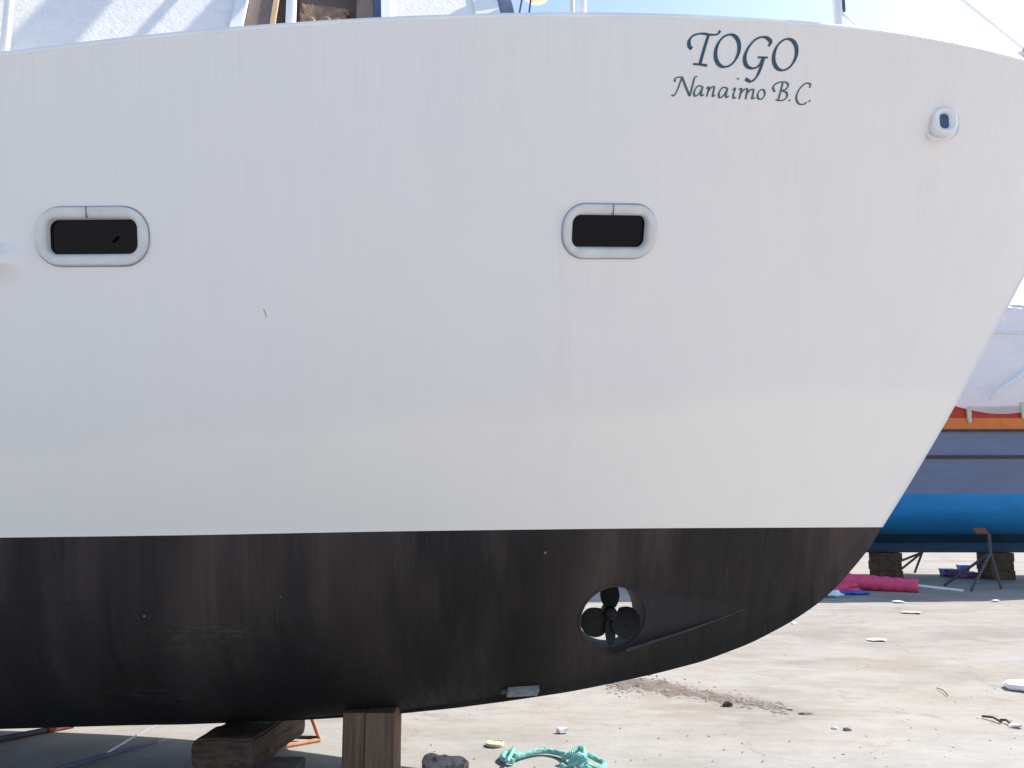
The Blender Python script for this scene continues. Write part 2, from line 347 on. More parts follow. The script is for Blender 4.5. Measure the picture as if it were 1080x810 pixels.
# measured directions: a reading (x, y) of the photograph as a ray, and back
def ray(x, y):
    dx = (x - CX) / FPX; dy = (CY - y) / FPX
    return Vector((dx, cos(PITCH) - dy * sin(PITCH), sin(PITCH) + dy * cos(PITCH)))
def atY(x, y, Y):
    r = ray(x, y); k = Y / r.y; return Vector((r.x * k, Y, HC + r.z * k))
def atG(x, y, z=0.0):
    r = ray(x, y); k = (z - HC) / r.z; return Vector((r.x * k, r.y * k, z))
def proj(p):
    q = Vector(p) - Vector((0, 0, HC)); f = q.y * cos(PITCH) + q.z * sin(PITCH); u = -q.y * sin(PITCH) + q.z * cos(PITCH)
    return CX + FPX * q.x / f, CY - FPX * u / f
def interp(tab, x):
    if x <= tab[0][0]: a, b = tab[0], tab[1]
    elif x >= tab[-1][0]: a, b = tab[-2], tab[-1]
    else:
        for i in range(len(tab) - 1):
            if x <= tab[i + 1][0]: a, b = tab[i], tab[i + 1]; break
    return a[1] + (b[1] - a[1]) * (x - a[0]) / (b[0] - a[0])
def smooth_tab(tab, lo, hi, n, k):
    xs = [lo + (hi - lo) * i / n for i in range(n + 1)]; ys = [interp(tab, x) for x in xs]
    for _ in range(k):
        ys = [ys[0]] + [(ys[i - 1] + 2 * ys[i] + ys[i + 1]) / 4 for i in range(1, n)] + [ys[-1]]
    return list(zip(xs, ys))
class Tab:
    def __init__(s, tab, lo, hi, n=200, k=20):
        t = smooth_tab(tab, lo, hi, n, k); s.lo = lo; s.h = (hi - lo) / n; s.y = [q[1] for q in t]; s.n = n
    def __call__(s, x):
        u = (x - s.lo) / s.h; i = max(0, min(s.n - 1, int(math.floor(u)))); return s.y[i] + (s.y[i + 1] - s.y[i]) * (u - i)

# ================================================================== GROUND
def ground():
    xs = [-400, -150, -60, -30] + [-15 + i * 0.6 for i in range(61)] + [30, 60, 150, 400, 900]
    ys = [-300, -100, -40, -15] + [-6 + i * 0.6 for i in range(71)] + [50, 70, 120, 300, 1200]
    v = []; f = []
    for y in ys:
        for x in xs:
            near = max(0, 1 - max(abs(x - 2) / 18, abs(y - 10) / 26))
            z = 0.010 * near * (sin(x * 1.3 + y * 0.7) + sin(x * 0.6 - y * 1.7 + 1)) * 0.5
            v.append((x, y, z))
    n = len(xs)
    for j in range(len(ys) - 1):
        for i in range(n - 1): f.append((j * n + i, j * n + i + 1, (j + 1) * n + i + 1, (j + 1) * n + i))
    o = mobj("ground", v, f, M['ground'], smooth=True); o["kind"] = "structure"
    return o
ground()

# ================================================================== THE WHITE BOAT
DC, XA = 5.6, -8.0                                   # centre plane, stern end
boat = thing("boat", (0, DC, 0), "large white steel boat with black bottom paint, bow to the right, filling the view", "boat")
stem_px = [(930, 556), (960, 508), (1000, 440), (1040, 366), (1080, 291), (1130, 193), (1205, 85)]
stt = [(atY(x, y, DC).z, atY(x, y, DC).x) for x, y in stem_px]
ZW0 = stt[0][0]
xst_ = Tab(stt + [(4.6, stt[-1][1] + 0.4)], ZW0, 4.6, 100, 6)
XS_DECK = xst_(4.06)
def bs_(X):
    t = max(0, (X + 1.5)) / (XS_DECK + 1.5); a = max(0, -X - 2) / 6
    return 1.93 * (1 - t ** 3.0) * (1 - 0.12 * a * a)
sheer_px = [(-60, 69), (0, 60), (70, 50), (140, 42), (200, 36), (260, 31), (320, 27), (400, 22), (460, 20), (520, 18), (600, 17), (680, 18),
            (740, 20), (800, 23), (870, 28), (900, 31), (950, 37.5), (1000, 46), (1040, 55), (1080, 65), (1130, 80)]
wl_px = [(-60, 568), (0, 567), (200, 564.5), (400, 560.5), (600, 558), (700, 557), (930, 556), (960, 556)]
def solve_z(X, Y, tab, z0):
    z = z0
    for _ in range(30):
        x, y = proj((X, Y, z)); z += (y - interp(tab, x)) / FPX * Y
    return z
WLX = atY(930, 556, DC).x
def bw_(X):
    t = max(0.0, (X + 4.2)) / (WLX + 4.2); a = max(0, -X - 4) / 5
    return max(0.0, 1.56 * (1 - t ** 2.05) * (1 - 0.3 * a * a))
def solve_deck(X):
    z = 3.9
    for _ in range(60):
        Xe = xst_(z); t = max(0, X + 1.5) / (Xe + 1.5); a = max(0, -X - 2) / 6
        Y = DC - max(0.012, 1.93 * (1 - min(1, t) ** 3) * (1 - 0.12 * a * a))
        x, y = proj((X, Y, z)); z += 0.5 * (y - interp(sheer_px, x)) / FPX * Y
    return z
st = [(X, solve_deck(X)) for X in [-2.3 + 0.2 * i for i in range(29)]]
sl = (st[1][1] - st[0][1]) / 0.2
st = [(-8.0, st[0][1] - 0.35), (-5, st[0][1] - 0.28)] + st
st = [q for q in st if q[0] < 3.4] + [(4.6, [q for q in st if q[0] < 3.4][-1][1] + 0.06)]
zs_ = Tab(st, -8.0, 4.6, 200, 25)
wt = [(X, solve_z(X, DC - bw_(X), wl_px, 1.45)) for X in [-2.6 + 0.25 * i for i in range(20)]] + [(WLX, atY(930, 556, DC).z)]
wt = [(-8, wt[0][1] + 0.0)] + [q for q in wt if q[0] <= WLX]
zw_ = Tab(wt, -8.0, WLX, 200, 25)
keel_px = [(-120, 768), (0, 765), (200, 762), (330, 757), (420, 751), (480, 745), (540, 737), (600, 728), (640, 720), (690, 709), (740, 696),
           (790, 677), (830, 656), (860, 636), (880, 618), (905, 589), (930, 556)]
kt = [(atY(x, y, DC).x, atY(x, y, DC).z) for x, y in keel_px]; kt = [(-8, kt[0][1] - 0.03)] + kt
zk_ = Tab(kt, -8.0, WLX, 500, 12)
print("sheer", [(round(X, 1), round(zs_(X), 2)) for X in range(-3, 5)], "wl", [(X, round(zw_(X), 3)) for X in (-3, -1, 0, 1, 2)], "keel", [(X, round(zk_(X), 2)) for X in (-6, -3, 0, 1, 2)], "WLX", WLX, "stemtop", xst_(zs_(4)))
def sm(x): x = max(0, min(1, x)); return x * x * (3 - 2 * x)

THX = None
def dent(X, z):
    """the scooped fairing forward of the thruster tunnel"""
    if THX is None: return 0.0
    ax = Vector((THTIP.x - THX.x, THTIP.z - THX.z)); L = ax.length; ax /= L
    d = Vector((X - THX.x, z - THX.z)); a = d.dot(ax); c = -ax.y * d.x + ax.x * d.y
    if a < -THR * 1.4 or a > L: return 0.0
    hw = THR * 1.12 * (1 - max(0, a) / L) ** 0.85
    if a < 0: hw = math.sqrt(max(0, (THR * 1.12) ** 2 - a * a))
    if hw <= 1e-4: return 0.0
    q = c / hw
    if q < 0: m = sm((1.05 + q) / 0.16)
    else: m = sm((1.15 - q) / 0.75)
    k = 0.05 * sm((L - a) / (L * 0.9)) if a > 0 else 0.05 * sm(1 + a / (THR * 1.2))
    return m * k
def b_low(X, v):
    bw = bw_(X); zk = zk_(X); zw = zw_(X); H = max(1e-3, zw - zk)
    full = sm((-X + 0.6) / 4.2)                    # fuller bilge aft
    fine = sm((X + 1.2) / 2.4)
    p = 1.75 + 2.4 * full - 0.6 * fine; q = 0.86 - 0.06 * full + 0.16 * fine
    c = min(0.45, 0.17 * H / max(bw, 0.02))
    vv = v
    g_ = (1 - c) * (1 - (1 - vv) ** p) ** q + c * vv if vv > 0 else 0
    kb = min(0.05, bw)
    return max(kb * (1 - 0), bw * g_) if v > 0 else kb
def X_top(u, s):                                     # s along, u height fraction above the water line
    # stem position for that height fraction
    zt = ZW0 + (zs_(XS_DECK) - ZW0) * u
    Xe = xst_(zt); return XA + (Xe - XA) * s, Xe
def b_top(X, z):
    """half breadth above the water line"""
    xe_lo = WLX
    zsx = zs_(min(X, 4.6)); zwx = zw_(min(X, WLX)) if X < WLX else ZW0
    u = max(0.0, min(1.0, (z - zwx) / (zsx - zwx)))
    # entrance: waterplane shapes blend from the water line shape to the deck shape
    Xe = xst_(max(ZW0, z)) if X > -3 or True else 0
    X0 = -4.2 + 2.7 * u; n = 2.05 + 0.95 * u; B = 1.56 + 0.37 * u ** 1.05
    Xe = WLX + (Xe - WLX)
    t = max(0.0, X - X0) / (Xe - X0)
    a0 = max(0, -X - 4) / 5; a1 = max(0, -X - 2) / 6
    k = (1 - 0.3 * a0 * a0) * (1 - u) + (1 - 0.12 * a1 * a1) * u
    return max(0.012, B * (1 - min(1, t) ** n) * k)
DECKX = None
def hull_y(X, z):
    if X < WLX and z < zw_(X):
        v = max(0, (z - zk_(X)) / (zw_(X) - zk_(X))); return DC - b_low(X, v) + dent(X, z)
    return DC - b_top(X, z)
def on_hull(x, y):
    Y = 4.2
    for _ in range(60):
        p = atY(x, y, Y); Y = 0.5 * Y + 0.5 * hull_y(p.x, p.z)
    p = atY(x, y, Y); return p
def hull_n(p):
    e = 0.02
    dX = (hull_y(p.x + e, p.z) - hull_y(p.x - e, p.z)) / (2 * e); dZ = (hull_y(p.x, p.z + e) - hull_y(p.x, p.z - e)) / (2 * e)
    return Vector((dX, -1, dZ)).normalized()

_a = on_hull(647, 653); _b = on_hull(788, 640); THR = 35.5 / FPX * _a.y; THX, THTIP = _a, _b
print('sheer check', [(X, [round(q) for q in proj((X, DC - b_top(X, zs_(X)), zs_(X)))]) for X in (-2, 0, 1, 2, 2.5, 2.8, 3.1)])
print("thruster", THX, THR, "tip", THTIP)
BMP = on_hull(-6, 277)
def swell(X, z):                                      # the soft swelling abaft the left porthole
    d = math.hypot((X - BMP.x) / 0.15, (z - BMP.z) / 0.075); return 0.085 * sm(1 - d / 1.3)
def build_hull():
    def sgrid(nc):                                    # column spacing, finer towards the bow
        return [1 - (1 - i / nc) ** 1.25 for i in range(nc + 1)]
    verts = []; faces = []; idx = []
    def side(sign, nc, nu, nl):
        S_ = sgrid(nc); rows = []
        for j in range(nu + 1):                       # deck edge down to the water line
            u = 1 - j / nu; row = []
            for s in S_:
                X = XA + (WLX - XA) * s; zt = 2.5
                for _ in range(12):                   # find the point at height fraction u on the raked column s
                    zt = zw_(min(X, WLX)) + (zs_(X) - zw_(min(X, WLX))) * u if X < WLX else ZW0 + (zs_(X) - ZW0) * u
                    X = XA + (xst_(max(ZW0, zt)) - XA) * s if u > 0 else XA + (WLX - XA) * s
                bb = b_top(X, zt)
                if s >= 1: bb = 0.012
                row.append((X, DC + sign * (bb + swell(X, zt)), zt))
            rows.append(row)
        for j in range(1, nl + 1):
            v = 1 - j / nl; v = v ** 1.25 if False else v; row = []
            for s in S_:
                X = XA + (WLX - XA) * s; z = zk_(X) + (zw_(X) - zk_(X)) * v
                if s >= 1: row.append(None); continue
                bb = b_low(X, v)
                yy = DC + sign * bb
                if sign < 0: yy += dent(X, z)
                row.append((X, yy, z))
            rows.append(row)
        ids = []
        for j, row in enumerate(rows):
            r = []
            for i, p in enumerate(row):
                if p is None: r.append(ids[nu][-1])
                else: verts.append(p); r.append(len(verts) - 1)
            ids.append(r)
        for j in range(len(rows) - 1):
            for i in range(nc):
                q = [ids[j][i], ids[j][i + 1], ids[j + 1][i + 1], ids[j + 1][i]]
                q = [a for k, a in enumerate(q) if a != q[k - 1]]
                if len(q) < 3: continue
                faces.append(tuple(q if sign < 0 else q[::-1]))
                c0 = verts[q[0]]; idx.append(0 if j < nu else 1)
        return ids, nu
    A, nuA = side(-1, 420, 60, 110); B, nuB = side(1, 420, 60, 110)
    n = len(A[0])
    for i in range(n - 1):                            # deck
        faces.append((A[0][i], B[0][i], B[0][i + 1], A[0][i + 1])); idx.append(2)
    for i in range(n - 2):                            # keel bottom
        faces.append((A[-1][i], A[-1][i + 1], B[-1][i + 1], B[-1][i])); idx.append(1)
    for j in range(len(A) - 1):                       # transom and the stem face
        faces.append((A[j][0], A[j + 1][0], B[j + 1][0], B[j][0])); idx.append(0 if j < nuA else 1)
        if j < nuA: faces.append((A[j][-1], B[j][-1], B[j + 1][-1], A[j + 1][-1])); idx.append(0)
    i = n - 2
    faces.append((A[-1][i], A[nuA][-1], B[nuB][-1], B[-1][i])); idx.append(1)
    hull = mobj("hull", verts, faces, None, None, mats=[M['top'], M['black'], M['white'], M['tunnel'], M['pocket'], M['fairing']], idx=idx)
    bm = bmesh.new(); bm.from_mesh(hull.data); bmesh.ops.recalc_face_normals(bm, faces=bm.faces[:]); bm.to_mesh(hull.data); bm.free()
    return hull
hull = build_hull()

def rrect(w, h, r, n=8):
    out = []
    for cx, cy, a0 in ((w / 2 - r, h / 2 - r, 0), (-w / 2 + r, h / 2 - r, 90), (-w / 2 + r, -h / 2 + r, 180), (w / 2 - r, -h / 2 + r, 270)):
        for k in range(n + 1):
            a = radians(a0 + 90 * k / n); out.append((cx + r * cos(a), cy + r * sin(a)))
    return out
def frame_at(p):
    n = hull_n(p); up = Vector((0, 0, 1)); up = (up - n * up.dot(n)).normalized(); ax = up.cross(n).normalized()
    return ax, up, n                                  # ax to the right as seen by the camera
PORTS = []
for (x, y, wpx, hpx, rot) in ((97.5, 249.5, 119, 62, 1.0), (643, 244, 98, 57, 4.5)):
    p = on_hull(x, y); ax, up, n = frame_at(p); a_r = radians(rot); ax, up = ax * cos(a_r) + up * sin(a_r), up * cos(a_r) - ax * sin(a_r)
    e = 0.1; x1, y1 = proj(p + ax * e); x0, y0 = proj(p - ax * e); sx = math.hypot(x1 - x0, y1 - y0) / (2 * e)
    x1, y1 = proj(p + up * e); x0, y0 = proj(p - up * e); sy = math.hypot(x1 - x0, y1 - y0) / (2 * e)
    PORTS.append((p, ax, up, n, wpx / sx, hpx / sy)); print("port", p, wpx / sx, hpx / sy)
cutters = []
def cutter(mb, mi):
    me_o = mb.build("cutter", M['tunnel'])
    me_o.data.materials.clear()
    for k in ('top', 'black', 'white', 'tunnel', 'pocket', 'fairing'): me_o.data.materials.append(M[k])
    for pl in me_o.data.polygons: pl.material_index = mi
    cutters.append(me_o)
c = MB().prism([(THR * cos(2 * pi * k / 56), THR * sin(2 * pi * k / 56)) for k in range(56)], 3.2, (THX.x, 4.0, THX.z),
               Vector((1, 0, 0)), Vector((0, 0, 1)), Vector((0, 1, 0)))
cutter(c, 3)
for (p, ax, up, n, W, H) in PORTS:
    c = MB().prism(rrect(W * 0.84, H * 0.70, H * 0.20), 0.30, p + n * 0.12, ax, up, -n); cutter(c, 4)
for cu in cutters:
    md = hull.modifiers.new("cut", 'BOOLEAN'); md.object = cu; md.operation = 'DIFFERENCE'; md.solver = 'EXACT'
    try: md.material_mode = 'TRANSFER'
    except Exception: pass
bpy.context.view_layer.update()
dg = bpy.context.evaluated_depsgraph_get()
nm = bpy.data.meshes.new_from_object(hull.evaluated_get(dg)); print("hull polys", len(nm.polygons), [m_.name if m_ else None for m_ in nm.materials])
hull.modifiers.clear(); hull.data = nm; nm.name = "hull"
for cu in cutters: bpy.data.objects.remove(cu)
nm.shade_smooth(); nm.set_sharp_from_angle(angle=radians(32))
hull.parent = boat; hull.matrix_parent_inverse = Matrix.Translation(-boat.location)

# rounded lip round the tunnel mouth
lip = []
for k in range(57):
    a = 2 * pi * k / 56; X = THX.x + THR * 1.02 * cos(a); z = THX.z + THR * 1.02 * sin(a)
    lip.append((X, hull_y(X, z) + 0.004, z))
MB().tube(lip, 0.011, 8, cap=False).build("tunnel_lip", M['black'], boat, True)
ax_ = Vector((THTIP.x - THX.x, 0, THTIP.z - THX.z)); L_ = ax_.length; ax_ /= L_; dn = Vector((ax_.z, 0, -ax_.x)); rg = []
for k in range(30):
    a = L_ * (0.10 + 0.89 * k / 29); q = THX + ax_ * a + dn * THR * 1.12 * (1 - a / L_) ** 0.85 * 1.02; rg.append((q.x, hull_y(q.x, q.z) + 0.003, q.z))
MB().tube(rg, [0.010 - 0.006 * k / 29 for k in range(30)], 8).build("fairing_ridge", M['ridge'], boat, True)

# gunwale moulding along the deck edge
def deck_edge(sign, X, dz=0.0, inset=0.0): return Vector((X, DC + sign * (b_top(X, zs_(X)) - inset), zs_(X) + dz))
for sgn in (-1, 1):
    xe_ = 4.2
    for _ in range(30): xe_ = xst_(zs_(xe_))
    pts = [deck_edge(sgn, XA + (xe_ - 0.01 - XA) * (i / 160), 0.008, 0.010) for i in range(161)]
    MB().tube(pts, 0.016, 8).build("gunwale", M['white'], boat, True)

# portholes
for i, (p, ax, up, n, W, H) in enumerate(PORTS):
    outer = rrect(W, H, H * 0.44, 10); m_ = len(outer)
    prof = [(0.0, -0.012), (0.0, 0.012), (0.10, 0.020), (0.30, 0.0225), (0.70, 0.020), (0.88, 0.013), (1.0, 0.002), (1.0, -0.05)]
    inner = rrect(W * 0.80, H * 0.60, H * 0.16, 10)
    v = []; f = []
    for tt, hgt in prof:
        for (a, b) in [(o_[0] + (q_[0] - o_[0]) * tt, o_[1] + (q_[1] - o_[1]) * tt) for o_, q_ in zip(outer, inner)]:
            v.append(p + ax * a + up * b + n * hgt)
    for j in range(len(prof) - 1):
        for k in range(m_): f.append((j * m_ + k, j * m_ + (k + 1) % m_, (j + 1) * m_ + (k + 1) % m_, (j + 1) * m_ + k))
    fr = MB().add(v, f).build("porthole", M['frame'], boat, True)
    gl = MB().prism(rrect(W * 0.82, H * 0.62, H * 0.17), 0.008, p - n * 0.03, ax, up, -n)
    gl.build("glass", M['glassm'], fr)
    sx = -0.03 * W if i == 0 else 0.01 * W
    MB().box(p + ax * sx + up * (H * 0.40) + n * 0.0195, (0.0025, 0.012, H * 0.19), Matrix((ax, n, up)).transposed()).build("seam", M['seam'], fr)
    if i == 0:
        MB().prism([(0.028 * cos(a) * 1.2, 0.024 * sin(a)) for a in (0.2, 1.7, 3.3, 4.9)], 0.02, p + ax * 0.075 - up * 0.002 - n * 0.028, ax, up, n).build("latch", M['glassm'], fr)
    # sealant bead round the frame
    bead = [p + ax * a * 1.012 + up * b * 1.02 for a, b in outer]
    bead = [Vector((q.x, hull_y(q.x, q.z) - 0.002, q.z)) for q in bead]; bead.append(bead[0])
    MB().tube(bead, 0.0028, 6, cap=False).build("sealant", M['sealant'], fr, True)

# ------------------------------------------------------------------ lettering (vinyl on the bow)
def catmull(P, n=9):
    if len(P) == 2: return [tuple(Vector(P[0]).lerp(Vector(P[1]), k / n)) for k in range(n + 1)]
    out = []; Q = [P[0]] + list(P) + [P[-1]]
    for i in range(1, len(Q) - 2):
        p0, p1, p2, p3 = [Vector((*q, 0)) for q in Q[i - 1:i + 3]]
        for k in range(n):
            t = k / n
            r = 0.5 * ((2 * p1) + (p2 - p0) * t + (2 * p0 - 5 * p1 + 4 * p2 - p3) * t * t + (3 * p1 - p0 - 3 * p2 + p3) * t ** 3)
            out.append((r.x, r.y))
    out.append(tuple(P[-1])); return out
def lettering(name, strokes, nibw, thin, mat, label=None):
    mb = MB(); nib = Vector((cos(radians(-28)), sin(radians(-28))))       # broad nib held at an angle (y runs down)
    for si, st_ in enumerate(strokes):
        P = catmull(st_); v = []; f = []; L = len(P); off = 0.0012 + 0.0003 * (si % 5)
        for i, (x, y) in enumerate(P):
            d = Vector(P[min(i + 1, L - 1)]) - Vector(P[max(i - 1, 0)])
            if d.length < 1e-6: d = Vector((1, 0))
            d.normalize(); pn = Vector((-d.y, d.x)); hw = 0.5 * max(thin, abs(pn.dot(nib)) * nibw)
            for sgn in (-1, 1):
                q = Vector((x, y)) + pn * hw * sgn
                h = on_hull(680 + q.x / 4.909, q.y / 4.909); n = hull_n(h); v.append(h + n * off)
        for i in range(L - 1): f.append((2 * i, 2 * i + 1, 2 * i + 3, 2 * i + 2))
        mb.add(v, f)
    return mb.build(name, mat, boat, label=label)
def ell(cx, cy, rx, ry, sh, n=16): return [(cx + rx * cos(a) + sh * sin(a) * -1 * 1, cy + ry * sin(a)) for a in [2 * pi * k / n + 0.5 for k in range(n + 1)]]
togo = [[(243, 254), (230, 238), (231, 208), (252, 184), (292, 174), (340, 180), (376, 177), (390, 158)],
        [(330, 180), (308, 250), (285, 332)], [(250, 332), (285, 334), (322, 340)],
        ell(427, 263, 60, 84, 14),
        [(640, 240), (650, 214), (622, 193), (580, 200), (540, 240), (517, 295), (526, 340), (560, 354), (592, 338), (612, 300)],
        [(584, 297), (637, 298)], [(616, 297), (600, 350), (578, 398), (550, 422), (520, 408)],
        ell(726, 283, 58, 81, 14)]
lettering("name_lettering", togo, 22, 9.5, M['letter'], "large dark blue italic letters reading TOGO")
def a_(x, y): return [[(x + 46, y - 50), (x + 22, y - 52), (x + 5, y - 28), (x + 3, y - 6), (x + 14, y - 1), (x + 32, y - 18), (x + 48, y - 48)],
                      [(x + 49, y - 50), (x + 40, y - 18), (x + 41, y - 2), (x + 54, y - 9)]]
def n_(x, y): return [[(x, y - 42), (x + 13, y - 50), (x + 8, y - 22), (x + 1, y)], [(x + 8, y - 22), (x + 26, y - 48), (x + 40, y - 50), (x + 36, y - 22), (x + 33, y - 3), (x + 46, y - 8)]]
port = [[(138, 492), (152, 494), (170, 462), (192, 400)], [(155, 424), (160, 404), (192, 398)], [(192, 398), (212, 450), (232, 498)],
        [(232, 498), (246, 445), (258, 402), (272, 396)]]
port += a_(252, 498) + n_(318, 501) + a_(380, 506)
port += [[(454, 466), (468, 458), (458, 490), (460, 509), (472, 503)], [(480, 405), (484, 411)],
         [(486, 464), (500, 460), (494, 488), (488, 513)], [(494, 488), (514, 464), (530, 463), (526, 488), (521, 514)],
         [(526, 488), (546, 466), (562, 466), (558, 492), (555, 510), (571, 507)],
         ell(602, 489, 18, 25, 5), 
         [(672, 476), (664, 450), (690, 428), (726, 425), (742, 440), (730, 462), (702, 470)], [(702, 470), (732, 478), (734, 502), (712, 520), (676, 518)],
         [(714, 428), (702, 475), (690, 518)], [(746, 517), (750, 522)],
         [(852, 455), (856, 436), (832, 432), (800, 462), (784, 505), (796, 536), (822, 540), (838, 528)], [(850, 521), (855, 526)]]
k_ = len(port) - 7
lettering("port_lettering", port[:k_], 12.5, 6.8, M['letter_small'], "smaller faded italic letters reading Nanaimo")
lettering("province_lettering", port[k_:], 12.5, 6.8, M['letter_small'], "smaller faded italic letters reading B.C.")

Z3_ = Vector((0, 0, 1))
# ------------------------------------------------------------------ fairlead on the bow
p = on_hull(991, 132); ax, up, n = frame_at(p)
n = Vector((0.0, -1, -0.02)).normalized(); p = p + Vector((0, -0.02, 0)); up = (Z3_ - n * n.z).normalized(); ax = up.cross(n).normalized()
outer = rrect(0.150, 0.155, 0.060, 8); inner = rrect(0.052, 0.088, 0.024, 8); m_ = len(outer); v = []; f = []
prof = [(0.0, -0.09), (0.0, 0.02), (0.12, 0.045), (0.4, 0.055), (0.75, 0.05), (1.0, 0.035), (1.0, -0.01)]
for tt, hg in prof:
    for o_, q_ in zip(outer, inner): v.append(p + ax * (o_[0] + (q_[0] - o_[0]) * tt) + up * (o_[1] + (q_[1] - o_[1]) * tt) + n * hg)
for j in range(len(prof) - 1):
    for k in range(m_): f.append((j * m_ + k, j * m_ + (k + 1) % m_, (j + 1) * m_ + (k + 1) % m_, (j + 1) * m_ + k))
fl = MB().add(v, f).build("fairlead", M['white'], boat, True)
MB().prism(inner, 0.004, p + n * 0.030, ax, up, -n).build("opening", M['navy'], fl)
MB().tube([p + ax * a * 1.25 + up * b * 1.25 + n * 0.002 for a, b in outer + outer[:1]], 0.008, 6, cap=False).build("weld", M['top'], fl, True)

# ------------------------------------------------------------------ thruster propeller inside the tunnel
TC = Vector((THX.x, THX.y + 0.20, THX.z + 0.015))
prop = MB()
prop.tube([TC + Vector((0, -0.10, 0)), TC + Vector((0, -0.085, 0)), TC + Vector((0, -0.04, 0)), TC + Vector((0, 0.10, 0)), TC + Vector((0, 0.15, 0))], [0.012, 0.036, 0.043, 0.046, 0.02], 16)
prop = prop.build("thruster_hub", M['bronze'], boat, True)
def blade(ang, w0=0.10, twist=0.35):
    v = []; f = []; nr, nc = 7, 6
    d = Vector((cos(ang), 0, sin(ang))); sd_ = Vector((-sin(ang), 0, cos(ang)))
    for s2 in (0, 1):
        for i in range(nr + 1):
            r = 0.035 + (THR - 0.042) * i / nr; ww = w0 * (0.42 + 1.0 * sin(pi * min(1, (i / nr) * 0.72 + 0.14))) * (1 if i < nr else 0.85)
            tw = twist * (1 - 0.4 * i / nr)
            for j in range(nc + 1):
                q = (j / nc - 0.5) * ww
                v.append(TC + Vector((0, -0.03, 0)) + d * (r - 0.06 * abs(j / nc - 0.5) ** 2 * (i / nr)) + sd_ * q * cos(tw) + Vector((0, 1, 0)) * (q * sin(tw) + s2 * 0.006))
    m2 = nc + 1; K = (nr + 1) * m2
    for i in range(nr):
        for j in range(nc):
            a = i * m2 + j; f.append((a, a + 1, a + m2 + 1, a + m2)); f.append((a + K, a + m2 + K, a + m2 + 1 + K, a + 1 + K))
    ring = [j for j in range(m2)] + [i * m2 + nc for i in range(1, nr + 1)] + [nr * m2 + j for j in range(nc - 1, -1, -1)] + [i * m2 for i in range(nr - 1, 0, -1)]
    for k in range(len(ring)):
        a, b = ring[k], ring[(k + 1) % len(ring)]; f.append((a, b, b + K, a + K))
    return MB().add(v, f).build("blade", M['bronze'], prop, True)
for deg, w0 in ((90, 0.085), (210, 0.14), (330, 0.14), (270, 0.05)): blade(radians(deg), w0)
MB().tube([TC + Vector((0, 0.06, 0)), TC + Vector((0, 0.06, THR + 0.02))], 0.032, 12).build("gear_leg", M['bronze'], prop, True)

# zinc anode near the keel
p = on_hull(551, 727); ax, up, n = frame_at(p)
R_ = Matrix((ax, -n, up)).transposed()
MB().box(p + n * 0.006, (0.20, 0.05, 0.075), R_, 0.008).build("anode", M['zinc'], boat)
p2 = on_hull(533, 728); MB().box(p2 + n * 0.002, (0.06, 0.03, 0.03), R_, 0.004).build("anode_strap", M['darksteel'], boat)

sc_ = [on_hull(*q) for q in ((278, 326), (279.5, 329), (281, 334))]
MB().tube([q + hull_n(q) * 0.001 for q in sc_], 0.0012, 5).build('scratch', M['seam'], boat)
# weld seam on the bottom plating at the left
seam = []
for i in range(40):
    x = -60 + i * 5.2; q = on_hull(x, 637.5 - 0.02 * x); seam.append(q + hull_n(q) * 0.0005)
MB().tube(seam, 0.0035, 6).build("weld_seam", M['black'], boat, True)

# stanchions on the near deck edge (reading of the base on the deck edge, and lean)
def deck_at(x):
    Y = 3.8
    for _ in range(30):
        q = atY(x, interp(sheer_px, x), Y); Y = 0.5 * Y + 0.5 * (DC - b_top(q.x, zs_(q.x)))
    return atY(x, interp(sheer_px, x), Y)
for x, r in ((-6, 0.021), (302, 0.024), (616, 0.018), (890, 0.022)):
    q = deck_at(x); X = q.x; z = zs_(X); Yb = DC - b_top(X, z) + 0.07
    mb = MB().tube([(X, Yb, z - 0.03), (X, Yb, z + 0.85)], r, 12).tube([(X, Yb, z), (X, Yb, z + 0.02)], r * 1.9, 12)
    so = mb.build("stanchion", M['white'], boat, True)
    if x == 890:
        MB().tube([(X + 0.17, Yb + 0.06, z + 0.012), (X + 0.08, Yb, z + 0.07), (X + 0.02, Yb, z + 0.13)], 0.012, 8).build("brace", M['white'], so, True)
        MB().box((X + 0.035, Yb, z + 0.20), (0.012, 0.02, 0.14), None, 0.003).build("clip", M['navy'], so)
# slender twin to the tube at 607
q = deck_at(609); MB().tube([(q.x - 0.012, DC - b_top(q.x, zs_(q.x)) + 0.16, q.z - 0.03), (q.x - 0.012, DC - b_top(q.x, zs_(q.x)) + 0.16, q.z + 0.85)], 0.012, 10).build("stanchion_sleeve", M['frame'], boat, True)
# the sloping spar seen at the top right (anchor roller rail running down to the stem head)
a = atY(1002, -8, 5.0); b = atY(1076, 52, 5.3); e_ = atY(1120, 86, 5.5)
pr = MB().tube([a + (a - b) * 1.5, a, b], 0.024, 10).build("bow_rail", M['white'], boat, True)
MB().tube([b, b + (e_ - b) * 0.3], 0.026, 10).tube([b + (e_ - b) * 0.3, e_], 0.018, 10).build("rail_coupling", M['steel'], pr, True)

